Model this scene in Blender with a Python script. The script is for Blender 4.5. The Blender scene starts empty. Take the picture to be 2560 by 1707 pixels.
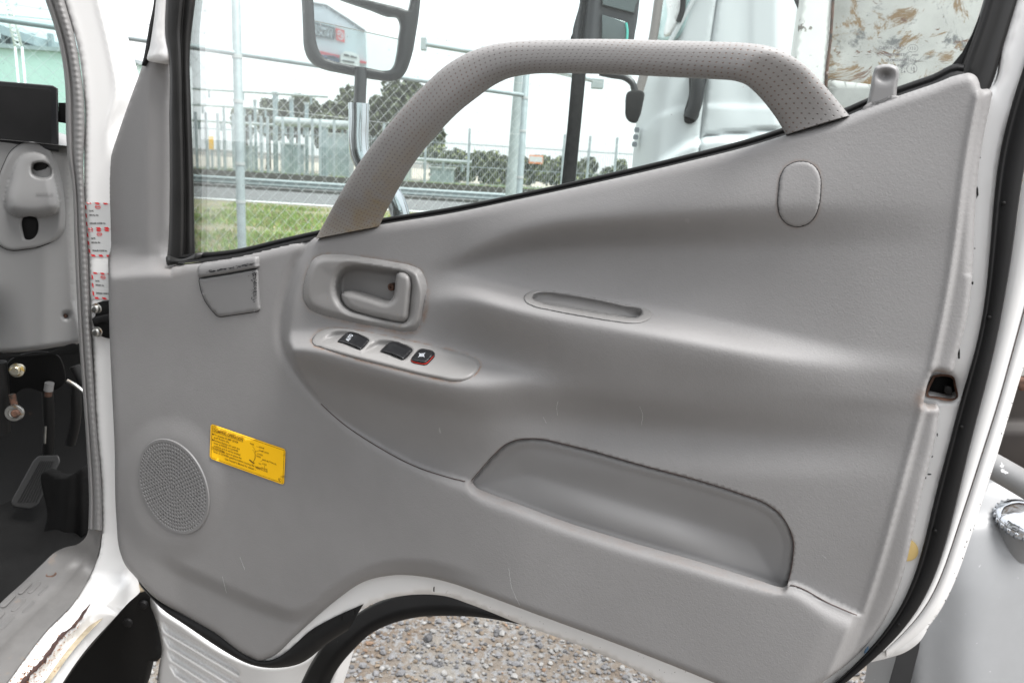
import bpy, math, random
import numpy as np
from mathutils import Matrix, Vector
from mathutils.geometry import delaunay_2d_cdt
random.seed(7); rng = np.random.default_rng(7)
SC = bpy.context.scene
COL = SC.collection
R = math.radians
# ------------------------------------------------------------------ camera
PW, PH, FPX = 2560.0, 1707.0, 1850.0
PITCH, ROLL = R(13.3), R(3.5)
CZ = 1.72
CAM = np.array([0, 0, CZ])
CM = Matrix.Rotation(math.pi/2-PITCH, 3, 'X') @ Matrix.Rotation(ROLL, 3, 'Z')
cd = bpy.data.cameras.new('camera'); cam = bpy.data.objects.new('camera', cd); COL.objects.link(cam)
cam.matrix_world = Matrix.Translation((0, 0, CZ)) @ CM.to_4x4()
cd.sensor_width = 36; cd.lens = 36*FPX/PW; cd.clip_start = 0.02; cd.clip_end = 2000
cd.dof.use_dof = True; cd.dof.focus_distance = 0.92; cd.dof.aperture_fstop = 11
SC.camera = cam
# ------------------------------------------------------------------ sky, sun, exposure
w = bpy.data.worlds.new('World'); SC.world = w; w.use_nodes = True
nt = w.node_tree; nt.nodes.clear()
out = nt.nodes.new('ShaderNodeOutputWorld'); bg = nt.nodes.new('ShaderNodeBackground')
sky = nt.nodes.new('ShaderNodeTexSky'); sky.sky_type = 'NISHITA'; sky.sun_disc = False
SUN_EL, SUN_AZ = R(62), R(122)
sky.sun_elevation = SUN_EL; sky.sun_rotation = SUN_AZ
sky.air_density = 1.0; sky.dust_density = 1.5
tc = nt.nodes.new('ShaderNodeTexCoord'); nz = nt.nodes.new('ShaderNodeTexNoise')
nz.inputs['Scale'].default_value = 2.2; nz.inputs['Detail'].default_value = 8; nz.inputs['Roughness'].default_value = .6
cr = nt.nodes.new('ShaderNodeValToRGB'); cr.color_ramp.elements[0].position = .30; cr.color_ramp.elements[0].color = (.72,)*3+(1,)
cr.color_ramp.elements[1].position = .52; cr.color_ramp.elements[1].color = (.97,)*3+(1,)
mixc = nt.nodes.new('ShaderNodeMix'); mixc.data_type = 'RGBA'
sepz = nt.nodes.new('ShaderNodeSeparateXYZ'); nt.links.new(tc.outputs['Generated'], sepz.inputs[0])
mrz = nt.nodes.new('ShaderNodeMapRange'); mrz.inputs['To Min'].default_value = .72; mrz.inputs['To Max'].default_value = 1.35; nt.links.new(sepz.outputs['Z'], mrz.inputs['Value'])
vmz = nt.nodes.new('ShaderNodeVectorMath'); vmz.operation = 'SCALE'; nt.links.new(mrz.outputs['Result'], vmz.inputs['Scale']); vmz.inputs[0].default_value = (9.5, 9.6, 9.8)
nt.links.new(vmz.outputs[0], mixc.inputs['B'])
nt.links.new(tc.outputs['Generated'], nz.inputs['Vector']); nt.links.new(nz.outputs['Fac'], cr.inputs['Fac'])
nt.links.new(cr.outputs['Color'], mixc.inputs['Factor']); nt.links.new(sky.outputs['Color'], mixc.inputs['A'])
nt.links.new(mixc.outputs['Result'], bg.inputs['Color']); nt.links.new(bg.outputs['Background'], out.inputs['Surface'])
bg.inputs['Strength'].default_value = 0.085
sl = bpy.data.lights.new('sun', 'SUN'); sl.energy = 2.6; sl.angle = R(28); sl.color = (1, .975, .95)
so = bpy.data.objects.new('sun', sl); COL.objects.link(so)
# nishita: rotation 0 = +Y, clockwise seen from above
sdir = Vector((math.sin(SUN_AZ)*math.cos(SUN_EL), math.cos(SUN_AZ)*math.cos(SUN_EL), math.sin(SUN_EL)))
so.rotation_euler = sdir.to_track_quat('Z', 'Y').to_euler(); so.location = (0, 0, 12)
SC.view_settings.view_transform = 'Standard'; SC.view_settings.look = 'None'
SC.view_settings.gamma = 1; SC.view_settings.exposure = 1.32

# ------------------------------------------------------------------ projection helpers
CMn = np.array(CM)
def rays(px, py):
    px = np.asarray(px, float); py = np.asarray(py, float)
    d = np.stack([(px-PW/2)/FPX, -(py-PH/2)/FPX, -np.ones_like(px)], -1)
    return d @ CMn.T
YAW = R(25)
U = np.array([math.cos(YAW), -math.sin(YAW), 0]); N = np.array([-math.sin(YAW), -math.cos(YAW), 0])
DP0 = np.array([0, .82, CZ])
def DoorP(px, py, h=0.0):                         # point of the door plane (raised by h towards the seat)
    d = rays(px, py); h = np.asarray(h, float)
    t = ((DP0-CAM) @ N + h)/(d @ N)
    return CAM + d*t[..., None]
def PlaneP(p0, n):
    p0 = np.array(p0, float); n = np.array(n, float); n /= np.linalg.norm(n)
    def f(px, py, h=0.0):
        d = rays(px, py); t = ((p0-CAM) @ n + np.asarray(h, float))/(d @ n)
        return CAM + d*t[..., None]
    return f
def YP(Y): return PlaneP((0, Y, 0), (0, -1, 0))   # vertical plane across the view
GroundP = PlaneP((0, 0, 0), (0, 0, 1))
JY = 1.19
ZS = float(YP(JY)(np.array([285.]), np.array([1440.]))[0, 2])
def SillP(px, py, h=0.0):                         # jamb (vertical) running into the sill (level)
    d = rays(px, py); h = np.asarray(h, float)+0*d[..., 0]
    tY = (JY-h)/d[..., 1]; dz = d[..., 2]
    tz = np.where(dz < -1e-4, (ZS+h-CZ)/np.minimum(dz, -1e-4), 1e3)
    k = .02; m = np.minimum(tY, tz); dd = np.maximum(k-np.abs(tY-tz), 0)
    return CAM + d*(m-dd*dd/(4*k))[..., None]

# ------------------------------------------------------------------ 2D helpers
def crv(pts, step=8, closed=False):
    """Catmull-Rom resample of a polyline of px points (any dimension)."""
    P = np.array(pts, float)
    if closed: Q = np.vstack([P[-1], P, P[0], P[1]])
    else: Q = np.vstack([2*P[0]-P[1], P, 2*P[-1]-P[-2]])
    o = []
    for i in range(1, len(Q)-2):
        p0, p1, p2, p3 = Q[i-1], Q[i], Q[i+1], Q[i+2]
        L = np.linalg.norm((p2-p1)[:2]); n = max(1, int(L/step))
        l0 = max(np.linalg.norm((p1-p0)[:2]), 1e-6); l2 = max(np.linalg.norm((p3-p2)[:2]), 1e-6); L = max(L, 1e-6)
        m1 = ((p1-p0)/l0*L+(p2-p1)/L*l0)/(l0+L)*L; m2 = ((p2-p1)/L*l2+(p3-p2)/l2*L)/(L+l2)*L
        for k in range(n):
            t = k/n; t2 = t*t; t3 = t2*t
            o.append((2*t3-3*t2+1)*p1+(t3-2*t2+t)*m1+(-2*t3+3*t2)*p2+(t3-t2)*m2)
    if not closed: o.append(P[-1])
    return np.array(o)
def resample(pts, n, closed=False):
    P = np.asarray(pts, float)
    if closed: P = np.vstack([P, P[:1]])
    s = np.concatenate([[0], np.cumsum(np.linalg.norm(np.diff(P[:, :2], axis=0), axis=1))])
    t = np.linspace(0, s[-1], n+1)[:-1] if closed else np.linspace(0, s[-1], n)
    return np.stack([np.interp(t, s, P[:, k]) for k in range(P.shape[1])], -1)
def rc(pts, n, step=6): return resample(crv(pts, step), n)
def dist(X, Y, line, closed=False):
    """unsigned distance to polyline, sign (+ on the right-hand side when walking it, y down)."""
    P = np.asarray(line, float)[:, :2]
    if closed: P = np.vstack([P, P[:1]])
    X = np.asarray(X, float).ravel(); Y = np.asarray(Y, float).ravel()
    best = np.full(X.shape, 1e9); sg = np.ones_like(X)
    for a, b in zip(P[:-1], P[1:]):
        v = b-a; L2 = v @ v
        if L2 < 1e-9: continue
        t = np.clip(((X-a[0])*v[0]+(Y-a[1])*v[1])/L2, 0, 1)
        dx = X-a[0]-t*v[0]; dy = Y-a[1]-t*v[1]; d = np.hypot(dx, dy)
        m = d < best-1e-9
        best[m] = d[m]; sg[m] = np.sign(v[0]*dy-v[1]*dx)[m]
    return best, sg
def inside(X, Y, poly):
    P = np.asarray(poly, float)[:, :2]; c = np.zeros(len(X), bool)
    x2, y2 = P[-1]
    for x1, y1 in P:
        if y1 != y2:
            m = (Y < y1) != (Y < y2)
            c ^= m & (X < (x2-x1)*(Y-y1)/(y2-y1)+x1)
        x2, y2 = x1, y1
    return c
def ss(x, a=0., b=1.):
    t = np.clip((np.asarray(x, float)-a)/(b-a), 0, 1); return t*t*(3-2*t)
def smo(pts, s=2.5, n=90, step=6):
    """evenly resampled and smoothed copy of a digitised edge (ends kept)"""
    P = rc(pts, n, step); k = np.exp(-.5*(np.arange(-12, 13)/s)**2); k /= k.sum(); o = P.copy()
    for c in range(P.shape[1]):
        e = np.concatenate([2*P[0, c]-P[12:0:-1, c], P[:, c], 2*P[-1, c]-P[-2:-14:-1, c]]); o[:, c] = np.convolve(e, k, 'valid')
    return [tuple(q) for q in o]
def rnd(poly, r=4., n=4):
    """polygon with its corners rounded by r px"""
    P = [np.array(p, float) for p in poly]; o = []
    for i, p in enumerate(P):
        a, b = P[i-1], P[(i+1) % len(P)]; la, lb = np.linalg.norm(a-p), np.linalg.norm(b-p); ra, rb = min(r, la*.45), min(r, lb*.45)
        u, v = p+(a-p)/la*ra, p+(b-p)/lb*rb
        for t in np.linspace(0, 1, n): o.append(tuple((1-t)**2*u+2*t*(1-t)*p+t*t*v))
    return o
def inset(poly, d):
    P = np.asarray(poly, float); A = 0.5*np.sum(P[:, 0]*np.roll(P[:, 1], -1)-np.roll(P[:, 0], -1)*P[:, 1])
    t = np.roll(P, -1, 0)-np.roll(P, 1, 0); t /= np.maximum(np.linalg.norm(t, axis=1), 1e-9)[:, None]
    n = np.stack([-t[:, 1], t[:, 0]], -1)*(1 if A > 0 else -1)
    return P+n*d

# ------------------------------------------------------------------ materials
def mk(name):
    m = bpy.data.materials.new(name); m.use_nodes = True
    return m, m.node_tree, m.node_tree.nodes['Principled BSDF']
def node(t, ty, **kw):
    n = t.nodes.new(ty)
    for k, v in kw.items():
        if k in n.inputs: n.inputs[k].default_value = v
        else: setattr(n, k, v)
    return n
def mat(name, col, rough=.5, metal=0., var=.08, vs=6., bump=0., bs=200., bd=.0006, col2=None, spots=None, spec=.5, coat=0):
    """procedural paint / plastic: noise-varied colour, optional grain bump and speck colour."""
    m, t, b = mk(name); L = t.links.new
    b.inputs['Roughness'].default_value = rough; b.inputs['Metallic'].default_value = metal
    b.inputs['Specular IOR Level'].default_value = spec; b.inputs['Coat Weight'].default_value = coat
    tc = node(t, 'ShaderNodeTexCoord')
    n1 = node(t, 'ShaderNodeTexNoise', Scale=vs, Detail=6., Roughness=.6); L(tc.outputs['Object'], n1.inputs['Vector'])
    c = np.array(col); c2 = np.array(col2) if col2 else c*(1-var)
    mx = node(t, 'ShaderNodeMix', data_type='RGBA'); mx.inputs['A'].default_value = (*c2, 1); mx.inputs['B'].default_value = (*np.minimum(c*(1+var*.5), 1), 1)
    r = node(t, 'ShaderNodeMapRange'); r.inputs['From Min'].default_value = .35; r.inputs['From Max'].default_value = .65
    L(n1.outputs['Fac'], r.inputs['Value']); L(r.outputs['Result'], mx.inputs['Factor'])
    last = mx.outputs['Result']
    if spots:
        scol, ssc, thr, soft = spots
        n2 = node(t, 'ShaderNodeTexNoise', Scale=ssc, Detail=5., Roughness=.65); L(tc.outputs['Object'], n2.inputs['Vector'])
        r2 = node(t, 'ShaderNodeMapRange'); r2.inputs['From Min'].default_value = thr; r2.inputs['From Max'].default_value = thr+soft
        L(n2.outputs['Fac'], r2.inputs['Value'])
        m2 = node(t, 'ShaderNodeMix', data_type='RGBA'); m2.inputs['B'].default_value = (*scol, 1)
        L(last, m2.inputs['A']); L(r2.outputs['Result'], m2.inputs['Factor']); last = m2.outputs['Result']
    L(last, b.inputs['Base Color'])
    if bump:
        v = node(t, 'ShaderNodeTexNoise', Scale=bs, Detail=3., Roughness=.55, Distortion=.6); L(tc.outputs['Object'], v.inputs['Vector'])
        bp = node(t, 'ShaderNodeBump', Strength=bump, Distance=bd); L(v.outputs['Fac'], bp.inputs['Height']); L(bp.outputs['Normal'], b.inputs['Normal'])
    rr = node(t, 'ShaderNodeMapRange'); rr.inputs['To Min'].default_value = max(rough-.06, 0); rr.inputs['To Max'].default_value = min(rough+.08, 1)
    L(n1.outputs['Fac'], rr.inputs['Value']); L(rr.outputs['Result'], b.inputs['Roughness'])
    return m
def trim_mat():
    """grey grained vinyl of the door trim, with the brown dirt kept in the 'dirt' attribute and faint white scratches"""
    m, t, b = mk('grained_grey_vinyl'); L = t.links.new
    tc = node(t, 'ShaderNodeTexCoord')
    n1 = node(t, 'ShaderNodeTexNoise', Scale=5., Detail=7., Roughness=.62); L(tc.outputs['Object'], n1.inputs['Vector'])
    mx = node(t, 'ShaderNodeMix', data_type='RGBA'); mx.inputs['A'].default_value = (.224, .220, .219, 1); mx.inputs['B'].default_value = (.248, .244, .243, 1)
    r = node(t, 'ShaderNodeMapRange'); r.inputs['From Min'].default_value = .35; r.inputs['From Max'].default_value = .65
    L(n1.outputs['Fac'], r.inputs['Value']); L(r.outputs['Result'], mx.inputs['Factor'])
    # leather grain
    vo = node(t, 'ShaderNodeTexNoise', Scale=330., Detail=2.5, Roughness=.5, Distortion=.9); L(tc.outputs['Object'], vo.inputs['Vector'])
    v2 = node(t, 'ShaderNodeTexVoronoi', Scale=420., feature='DISTANCE_TO_EDGE'); L(tc.outputs['Object'], v2.inputs['Vector'])
    ad = node(t, 'ShaderNodeMath', operation='MULTIPLY_ADD'); ad.inputs[1].default_value = .55
    L(v2.outputs['Distance'], ad.inputs[0]); L(vo.outputs['Fac'], ad.inputs[2])
    bp = node(t, 'ShaderNodeBump', Strength=.28, Distance=.0008); L(ad.outputs[0], bp.inputs['Height']); L(bp.outputs['Normal'], b.inputs['Normal'])
    # dirt
    at = node(t, 'ShaderNodeAttribute', attribute_name='dirt')
    n3 = node(t, 'ShaderNodeTexNoise', Scale=60., Detail=5., Roughness=.7); L(tc.outputs['Object'], n3.inputs['Vector'])
    mu = node(t, 'ShaderNodeMath', operation='MULTIPLY'); L(at.outputs['Fac'], mu.inputs[0])
    r3 = node(t, 'ShaderNodeMapRange'); r3.inputs['From Min'].default_value = .38; r3.inputs['From Max'].default_value = .62; L(n3.outputs['Fac'], r3.inputs['Value']); L(r3.outputs['Result'], mu.inputs[1])
    m2 = node(t, 'ShaderNodeMix', data_type='RGBA'); m2.inputs['B'].default_value = (.20, .105, .055, 1)
    L(mx.outputs['Result'], m2.inputs['A']); L(mu.outputs[0], m2.inputs['Factor'])
    # scratches: stretched noise, only peaks
    mp = node(t, 'ShaderNodeMapping'); mp.inputs['Scale'].default_value = (60, 60, 7); mp.inputs['Rotation'].default_value = (.2, .35, .1)
    L(tc.outputs['Object'], mp.inputs['Vector'])
    n4 = node(t, 'ShaderNodeTexNoise', Scale=1.3, Detail=2.); L(mp.outputs['Vector'], n4.inputs['Vector'])
    n5 = node(t, 'ShaderNodeTexNoise', Scale=9., Detail=3.); L(tc.outputs['Object'], n5.inputs['Vector'])
    r4 = node(t, 'ShaderNodeMapRange'); r4.inputs['From Min'].default_value = .76; r4.inputs['From Max'].default_value = .80; L(n4.outputs['Fac'], r4.inputs['Value'])
    r5 = node(t, 'ShaderNodeMapRange'); r5.inputs['From Min'].default_value = .5; r5.inputs['From Max'].default_value = .7; r5.inputs['To Max'].default_value = .5; L(n5.outputs['Fac'], r5.inputs['Value'])
    m5 = node(t, 'ShaderNodeMath', operation='MULTIPLY'); L(r4.outputs['Result'], m5.inputs[0]); L(r5.outputs['Result'], m5.inputs[1])
    m6 = node(t, 'ShaderNodeMix', data_type='RGBA'); m6.inputs['B'].default_value = (.5, .5, .5, 1); L(m2.outputs['Result'], m6.inputs['A']); L(m5.outputs[0], m6.inputs['Factor'])
    L(m6.outputs['Result'], b.inputs['Base Color'])
    rr = node(t, 'ShaderNodeMapRange'); rr.inputs['To Min'].default_value = .50; rr.inputs['To Max'].default_value = .68
    L(n1.outputs['Fac'], rr.inputs['Value']); L(rr.outputs['Result'], b.inputs['Roughness'])
    b.inputs['Specular IOR Level'].default_value = .32
    return m
def perf_mat():
    """perforated leather-look plastic: staggered pin holes laid out in the UV map (metres)"""
    m, t, b = mk('perforated_grey_vinyl'); L = t.links.new
    uv = node(t, 'ShaderNodeUVMap', uv_map='UVMap'); tc = node(t, 'ShaderNodeTexCoord')
    def lat(off):
        ad0 = node(t, 'ShaderNodeVectorMath', operation='ADD'); ad0.inputs[1].default_value = off; L(uv.outputs['UV'], ad0.inputs[0])
        dv = node(t, 'ShaderNodeVectorMath', operation='DIVIDE'); dv.inputs[1].default_value = (.0056, .0102, 1); L(ad0.outputs[0], dv.inputs[0])
        fr = node(t, 'ShaderNodeVectorMath', operation='FRACTION'); L(dv.outputs[0], fr.inputs[0])
        su = node(t, 'ShaderNodeVectorMath', operation='SUBTRACT'); su.inputs[1].default_value = (.5, .5, 0); L(fr.outputs[0], su.inputs[0])
        ml = node(t, 'ShaderNodeVectorMath', operation='MULTIPLY'); ml.inputs[1].default_value = (.0056, .0102, 0); L(su.outputs[0], ml.inputs[0])
        le = node(t, 'ShaderNodeVectorMath', operation='LENGTH'); L(ml.outputs[0], le.inputs[0]); return le.outputs['Value']
    mn = node(t, 'ShaderNodeMath', operation='MINIMUM'); L(lat((1, 1, 0)), mn.inputs[0]); L(lat((1.0028, 1.0051, 0)), mn.inputs[1])
    r = node(t, 'ShaderNodeMapRange'); r.inputs['From Min'].default_value = .00045; r.inputs['From Max'].default_value = .00095; r.inputs['To Min'].default_value = 1; r.inputs['To Max'].default_value = 0
    L(mn.outputs[0], r.inputs['Value'])
    n1 = node(t, 'ShaderNodeTexNoise', Scale=14., Detail=6.); L(tc.outputs['Object'], n1.inputs['Vector'])
    rn = node(t, 'ShaderNodeMapRange'); rn.inputs['From Min'].default_value = .42; rn.inputs['From Max'].default_value = .6; L(n1.outputs['Fac'], rn.inputs['Value'])
    hc = node(t, 'ShaderNodeMix', data_type='RGBA'); hc.inputs['A'].default_value = (.085, .08, .077, 1); hc.inputs['B'].default_value = (.12, .058, .03, 1); L(rn.outputs['Result'], hc.inputs['Factor'])
    at = node(t, 'ShaderNodeAttribute', attribute_name='dirt')
    n2 = node(t, 'ShaderNodeTexNoise', Scale=45., Detail=5., Roughness=.7); L(tc.outputs['Object'], n2.inputs['Vector'])
    r3 = node(t, 'ShaderNodeMapRange'); r3.inputs['From Min'].default_value = .3; r3.inputs['From Max'].default_value = .65; L(n2.outputs['Fac'], r3.inputs['Value'])
    mu = node(t, 'ShaderNodeMath', operation='MULTIPLY'); L(at.outputs['Fac'], mu.inputs[0]); L(r3.outputs['Result'], mu.inputs[1])
    b0 = node(t, 'ShaderNodeMix', data_type='RGBA'); b0.inputs['A'].default_value = (.222, .217, .214, 1); b0.inputs['B'].default_value = (.22, .17, .10, 1); L(mu.outputs[0], b0.inputs['Factor'])
    mx = node(t, 'ShaderNodeMix', data_type='RGBA'); L(b0.outputs['Result'], mx.inputs['A']); L(hc.outputs['Result'], mx.inputs['B']); L(r.outputs['Result'], mx.inputs['Factor'])
    L(mx.outputs['Result'], b.inputs['Base Color'])
    inv = node(t, 'ShaderNodeMath', operation='MULTIPLY'); inv.inputs[1].default_value = -1.; L(r.outputs['Result'], inv.inputs[0])
    g = node(t, 'ShaderNodeTexNoise', Scale=700., Detail=2.); L(tc.outputs['Object'], g.inputs['Vector'])
    ad = node(t, 'ShaderNodeMath', operation='MULTIPLY_ADD'); ad.inputs[1].default_value = .35; L(g.outputs['Fac'], ad.inputs[0]); L(inv.outputs[0], ad.inputs[2])
    bp = node(t, 'ShaderNodeBump', Strength=.6, Distance=.0006); L(ad.outputs[0], bp.inputs['Height']); L(bp.outputs['Normal'], b.inputs['Normal'])
    b.inputs['Roughness'].default_value = .55
    return m
def glass_mat(name, tint):
    m = bpy.data.materials.new(name); m.use_nodes = True; t = m.node_tree; t.nodes.clear(); L = t.links.new
    o = node(t, 'ShaderNodeOutputMaterial'); tr = node(t, 'ShaderNodeBsdfTransparent'); tr.inputs['Color'].default_value = (*tint, 1)
    gl = node(t, 'ShaderNodeBsdfGlossy', Roughness=.01); fr = node(t, 'ShaderNodeFresnel', IOR=1.32)
    mx = node(t, 'ShaderNodeMixShader'); L(fr.outputs[0], mx.inputs[0]); L(tr.outputs[0], mx.inputs[1]); L(gl.outputs[0], mx.inputs[2])
    df = node(t, 'ShaderNodeBsdfDiffuse'); df.inputs['Color'].default_value = (.7, .7, .68, 1)
    tc = node(t, 'ShaderNodeTexCoord'); v = node(t, 'ShaderNodeTexVoronoi', Scale=38., Randomness=1.); L(tc.outputs['Object'], v.inputs['Vector'])
    n2 = node(t, 'ShaderNodeTexNoise', Scale=7., Detail=6.); L(tc.outputs['Object'], n2.inputs['Vector'])
    r = node(t, 'ShaderNodeMapRange'); r.inputs['From Min'].default_value = .03; r.inputs['From Max'].default_value = .07; r.inputs['To Min'].default_value = .35; r.inputs['To Max'].default_value = 0; L(v.outputs['Distance'], r.inputs['Value'])
    r2 = node(t, 'ShaderNodeMapRange'); r2.inputs['From Min'].default_value = .4; r2.inputs['From Max'].default_value = .8; r2.inputs['To Min'].default_value = .015; r2.inputs['To Max'].default_value = .055; L(n2.outputs['Fac'], r2.inputs['Value'])
    ad = node(t, 'ShaderNodeMath', operation='MAXIMUM'); L(r.outputs['Result'], ad.inputs[0]); L(r2.outputs['Result'], ad.inputs[1])
    m2 = node(t, 'ShaderNodeMixShader'); L(ad.outputs[0], m2.inputs[0]); L(mx.outputs[0], m2.inputs[1]); L(df.outputs[0], m2.inputs[2])
    L(m2.outputs[0], o.inputs['Surface'])
    return m
def rust_panel_mat():
    m, t, b = mk('rust_streaked_white_steel'); L = t.links.new
    tc = node(t, 'ShaderNodeTexCoord')
    def nz_(s, d=6., ro=.6, dist=0., sc=None, rot=None):
        n = node(t, 'ShaderNodeTexNoise', Scale=s, Detail=d, Roughness=ro, Distortion=dist)
        if sc:
            mp = node(t, 'ShaderNodeMapping'); mp.inputs['Scale'].default_value = sc; mp.inputs['Rotation'].default_value = rot or (0, 0, 0); L(tc.outputs['Object'], mp.inputs['Vector']); L(mp.outputs['Vector'], n.inputs['Vector'])
        else: L(tc.outputs['Object'], n.inputs['Vector'])
        return n.outputs['Fac']
    def rg(v, a, b_):
        r = node(t, 'ShaderNodeMapRange'); r.inputs['From Min'].default_value = a; r.inputs['From Max'].default_value = b_; L(v, r.inputs['Value']); return r.outputs['Result']
    def mixc(a, bcol, f):
        x = node(t, 'ShaderNodeMix', data_type='RGBA')
        if isinstance(a, tuple): x.inputs['A'].default_value = (*a, 1)
        else: L(a, x.inputs['A'])
        x.inputs['B'].default_value = (*bcol, 1); L(f, x.inputs['Factor']); return x.outputs['Result']
    c = mixc((.50, .49, .47), (.30, .295, .28), rg(nz_(5.), .40, .70))
    c = mixc(c, (.13, .13, .13), rg(nz_(9., 10., .75, .5), .54, .60))
    c = mixc(c, (.20, .125, .06), rg(nz_(8.5, 12., .78, .8), .53, .58))
    c = mixc(c, (.12, .055, .03), rg(nz_(9., 9., .7, 1.0, (1, 1, 1.8), (0, .5, 0)), .585, .62))
    c = mixc(c, (.10, .07, .06), rg(nz_(3., 6., .5, 2., (3, 3, 20), (0, .35, 0)), .68, .70))
    L(c, b.inputs['Base Color']); b.inputs['Roughness'].default_value = .75
    bp = node(t, 'ShaderNodeBump', Strength=.5, Distance=.003); L(nz_(9., 8.), bp.inputs['Height']); L(bp.outputs['Normal'], b.inputs['Normal'])
    return m
M = dict(
    trim=trim_mat(), perf=perf_mat(),
    plastic=mat('smooth_grey_plastic', (.205, .203, .203), .42, var=.05, bump=.12, bs=900, bd=.0003),
    bezel=mat('satin_grey_plastic', (.225, .22, .216), .40, var=.05, bump=.10, bs=700, bd=.0003, spots=((.22, .15, .10), 30, .66, .12)),
    switchp=mat('light_grey_plastic', (.25, .245, .24), .40, var=.05, spots=((.24, .16, .11), 40, .68, .1)),
    black=mat('black_plastic', (.010, .0105, .012), .33, var=.2, vs=30),
    rubber=mat('black_rubber', (.008, .008, .0084), .6, spec=.28, var=.25, vs=14, bump=.1, bs=300, spots=((.12, .11, .10), 60, .72, .03)),
    rubber_dirty=mat('dusty_black_rubber', (.014, .0138, .0135), .42, var=.3, vs=14, spots=((.10, .065, .04), 18, .66, .12)),
    white=mat('white_body_paint', (.74, .74, .735), .22, var=.03, vs=4, coat=.4, spots=((.05, .045, .045), 55, .745, .01)),
    whiteclean=mat('clean_white_paint', (.80, .80, .80), .25, var=.03, vs=3, coat=.3),
    cabplastic=mat('cab_grey_plastic', (.215, .215, .214), .45, var=.04, bump=.15, bs=600, bd=.0003),
    sillplastic=mat('worn_grey_sill_plastic', (.13, .127, .124), .5, var=.2, vs=10, bump=.2, bs=300, bd=.0005, spots=((.20, .15, .11), 25, .62, .15)),
    weather=mat('grey_ribbed_rubber', (.20, .197, .195), .6, var=.06),
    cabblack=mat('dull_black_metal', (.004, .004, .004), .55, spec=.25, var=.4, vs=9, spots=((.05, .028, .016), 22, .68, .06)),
    matblack=mat('black_floor_mat', (.007, .007, .007), .9, spec=.15, var=.4, vs=8, bump=.3, bs=120, bd=.001),
    steel=mat('dull_zinc_steel', (.45, .45, .43), .35, 1., var=.2, vs=60, spots=((.35, .22, .10), 90, .58, .1)),
    chrome=mat('chrome', (.50, .52, .55), .08, 1., var=.03),
    rust=mat('rusty_steel', (.10, .048, .030), .8, var=.5, vs=40, bump=.5, bs=200, bd=.001, spots=((.03, .025, .02), 50, .55, .1)),
    rustdark=mat('dark_rust', (.045, .022, .018), .8, var=.5, vs=60, bump=.5, bs=200, bd=.001),
    label=mat('yellow_sticker', (1.0, .56, .010), .4, var=.03),
    labeledge=mat('pale_sticker_edge', (.75, .62, .35), .4),
    ink=mat('dark_print', (.10, .035, .008), .5),
    red=mat('red_plastic', (.45, .03, .02), .4),
    redink=mat('red_print', (.62, .03, .035), .4),
    sticker=mat('silver_sticker', (.50, .51, .51), .4, .0, var=.06),
    whiteink=mat('white_print', (.55, .58, .62), .5),
    greyink=mat('grey_etching', (.16, .16, .17), .6),
    orangepl=mat('cream_plug', (.75, .55, .22), .5),
    glass=glass_mat('clear_window_glass', (.93, .975, .965)),
    screen=glass_mat('tinted_windscreen_glass', (.84, .94, .93)),
    rustpanel=rust_panel_mat(),
    galv=mat('galvanised_steel', (.30, .345, .355), .55, .3, var=.15, vs=15),
    wire=mat('galvanised_wire', (.46, .48, .48), .6, .2, var=.1),
)
mm, t_, b_ = mk('mirror_glass'); b_.inputs['Metallic'].default_value = 1; b_.inputs['Roughness'].default_value = .015; b_.inputs['Base Color'].default_value = (.96, .97, .98, 1)
M['mirror'] = mm

# ------------------------------------------------------------------ object helpers
def thing(name, label, cat, loc=(0, 0, 0), group=None):
    o = bpy.data.objects.new(name, None); COL.objects.link(o); o.location = loc; o.empty_display_size = .05
    o['label'] = label; o['category'] = cat
    if group: o['group'] = group
    return o
def origin(o):
    v = np.zeros(3)
    while o is not None: v = v+np.array(o.location); o = o.parent
    return v
def obj(name, verts, faces, m, parent=None, smooth=True, label=None, cat=None, kind=None, uv=None, mats=None, midx=None, attr=None, group=None):
    verts = np.asarray(verts, float).reshape(-1, 3)
    org = origin(parent) if parent is not None else np.zeros(3)
    me = bpy.data.meshes.new(name)
    loc = np.zeros(3)
    if parent is None and kind is None: loc = np.array([verts[:, 0].mean(), verts[:, 1].mean(), verts[:, 2].min()])
    me.from_pydata((verts-org-loc).tolist(), [], [list(map(int, f)) for f in faces])
    for x in (mats or [m]): me.materials.append(x)
    if midx is not None: me.polygons.foreach_set('material_index', np.asarray(midx, np.int32))
    if smooth: me.polygons.foreach_set('use_smooth', np.ones(len(me.polygons), bool))
    if uv is not None:
        l = me.uv_layers.new(name='UVMap'); vi = np.zeros(len(me.loops), np.int32); me.loops.foreach_get('vertex_index', vi)
        l.data.foreach_set('uv', np.asarray(uv, float)[vi].ravel())
    if attr is not None:
        for k, v in attr.items():
            a = me.attributes.new(k, 'FLOAT', 'POINT'); a.data.foreach_set('value', np.asarray(v, np.float32))
    me.update()
    o = bpy.data.objects.new(name, me); COL.objects.link(o); o.location = loc
    if parent is not None: o.parent = parent
    if label: o['label'] = label
    if cat: o['category'] = cat
    if kind: o['kind'] = kind
    if group: o['group'] = group
    return o
def sharp(o, ang=35):
    me = o.data
    try: me.set_sharp_from_angle(angle=R(ang))
    except Exception: pass
    return o
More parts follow.
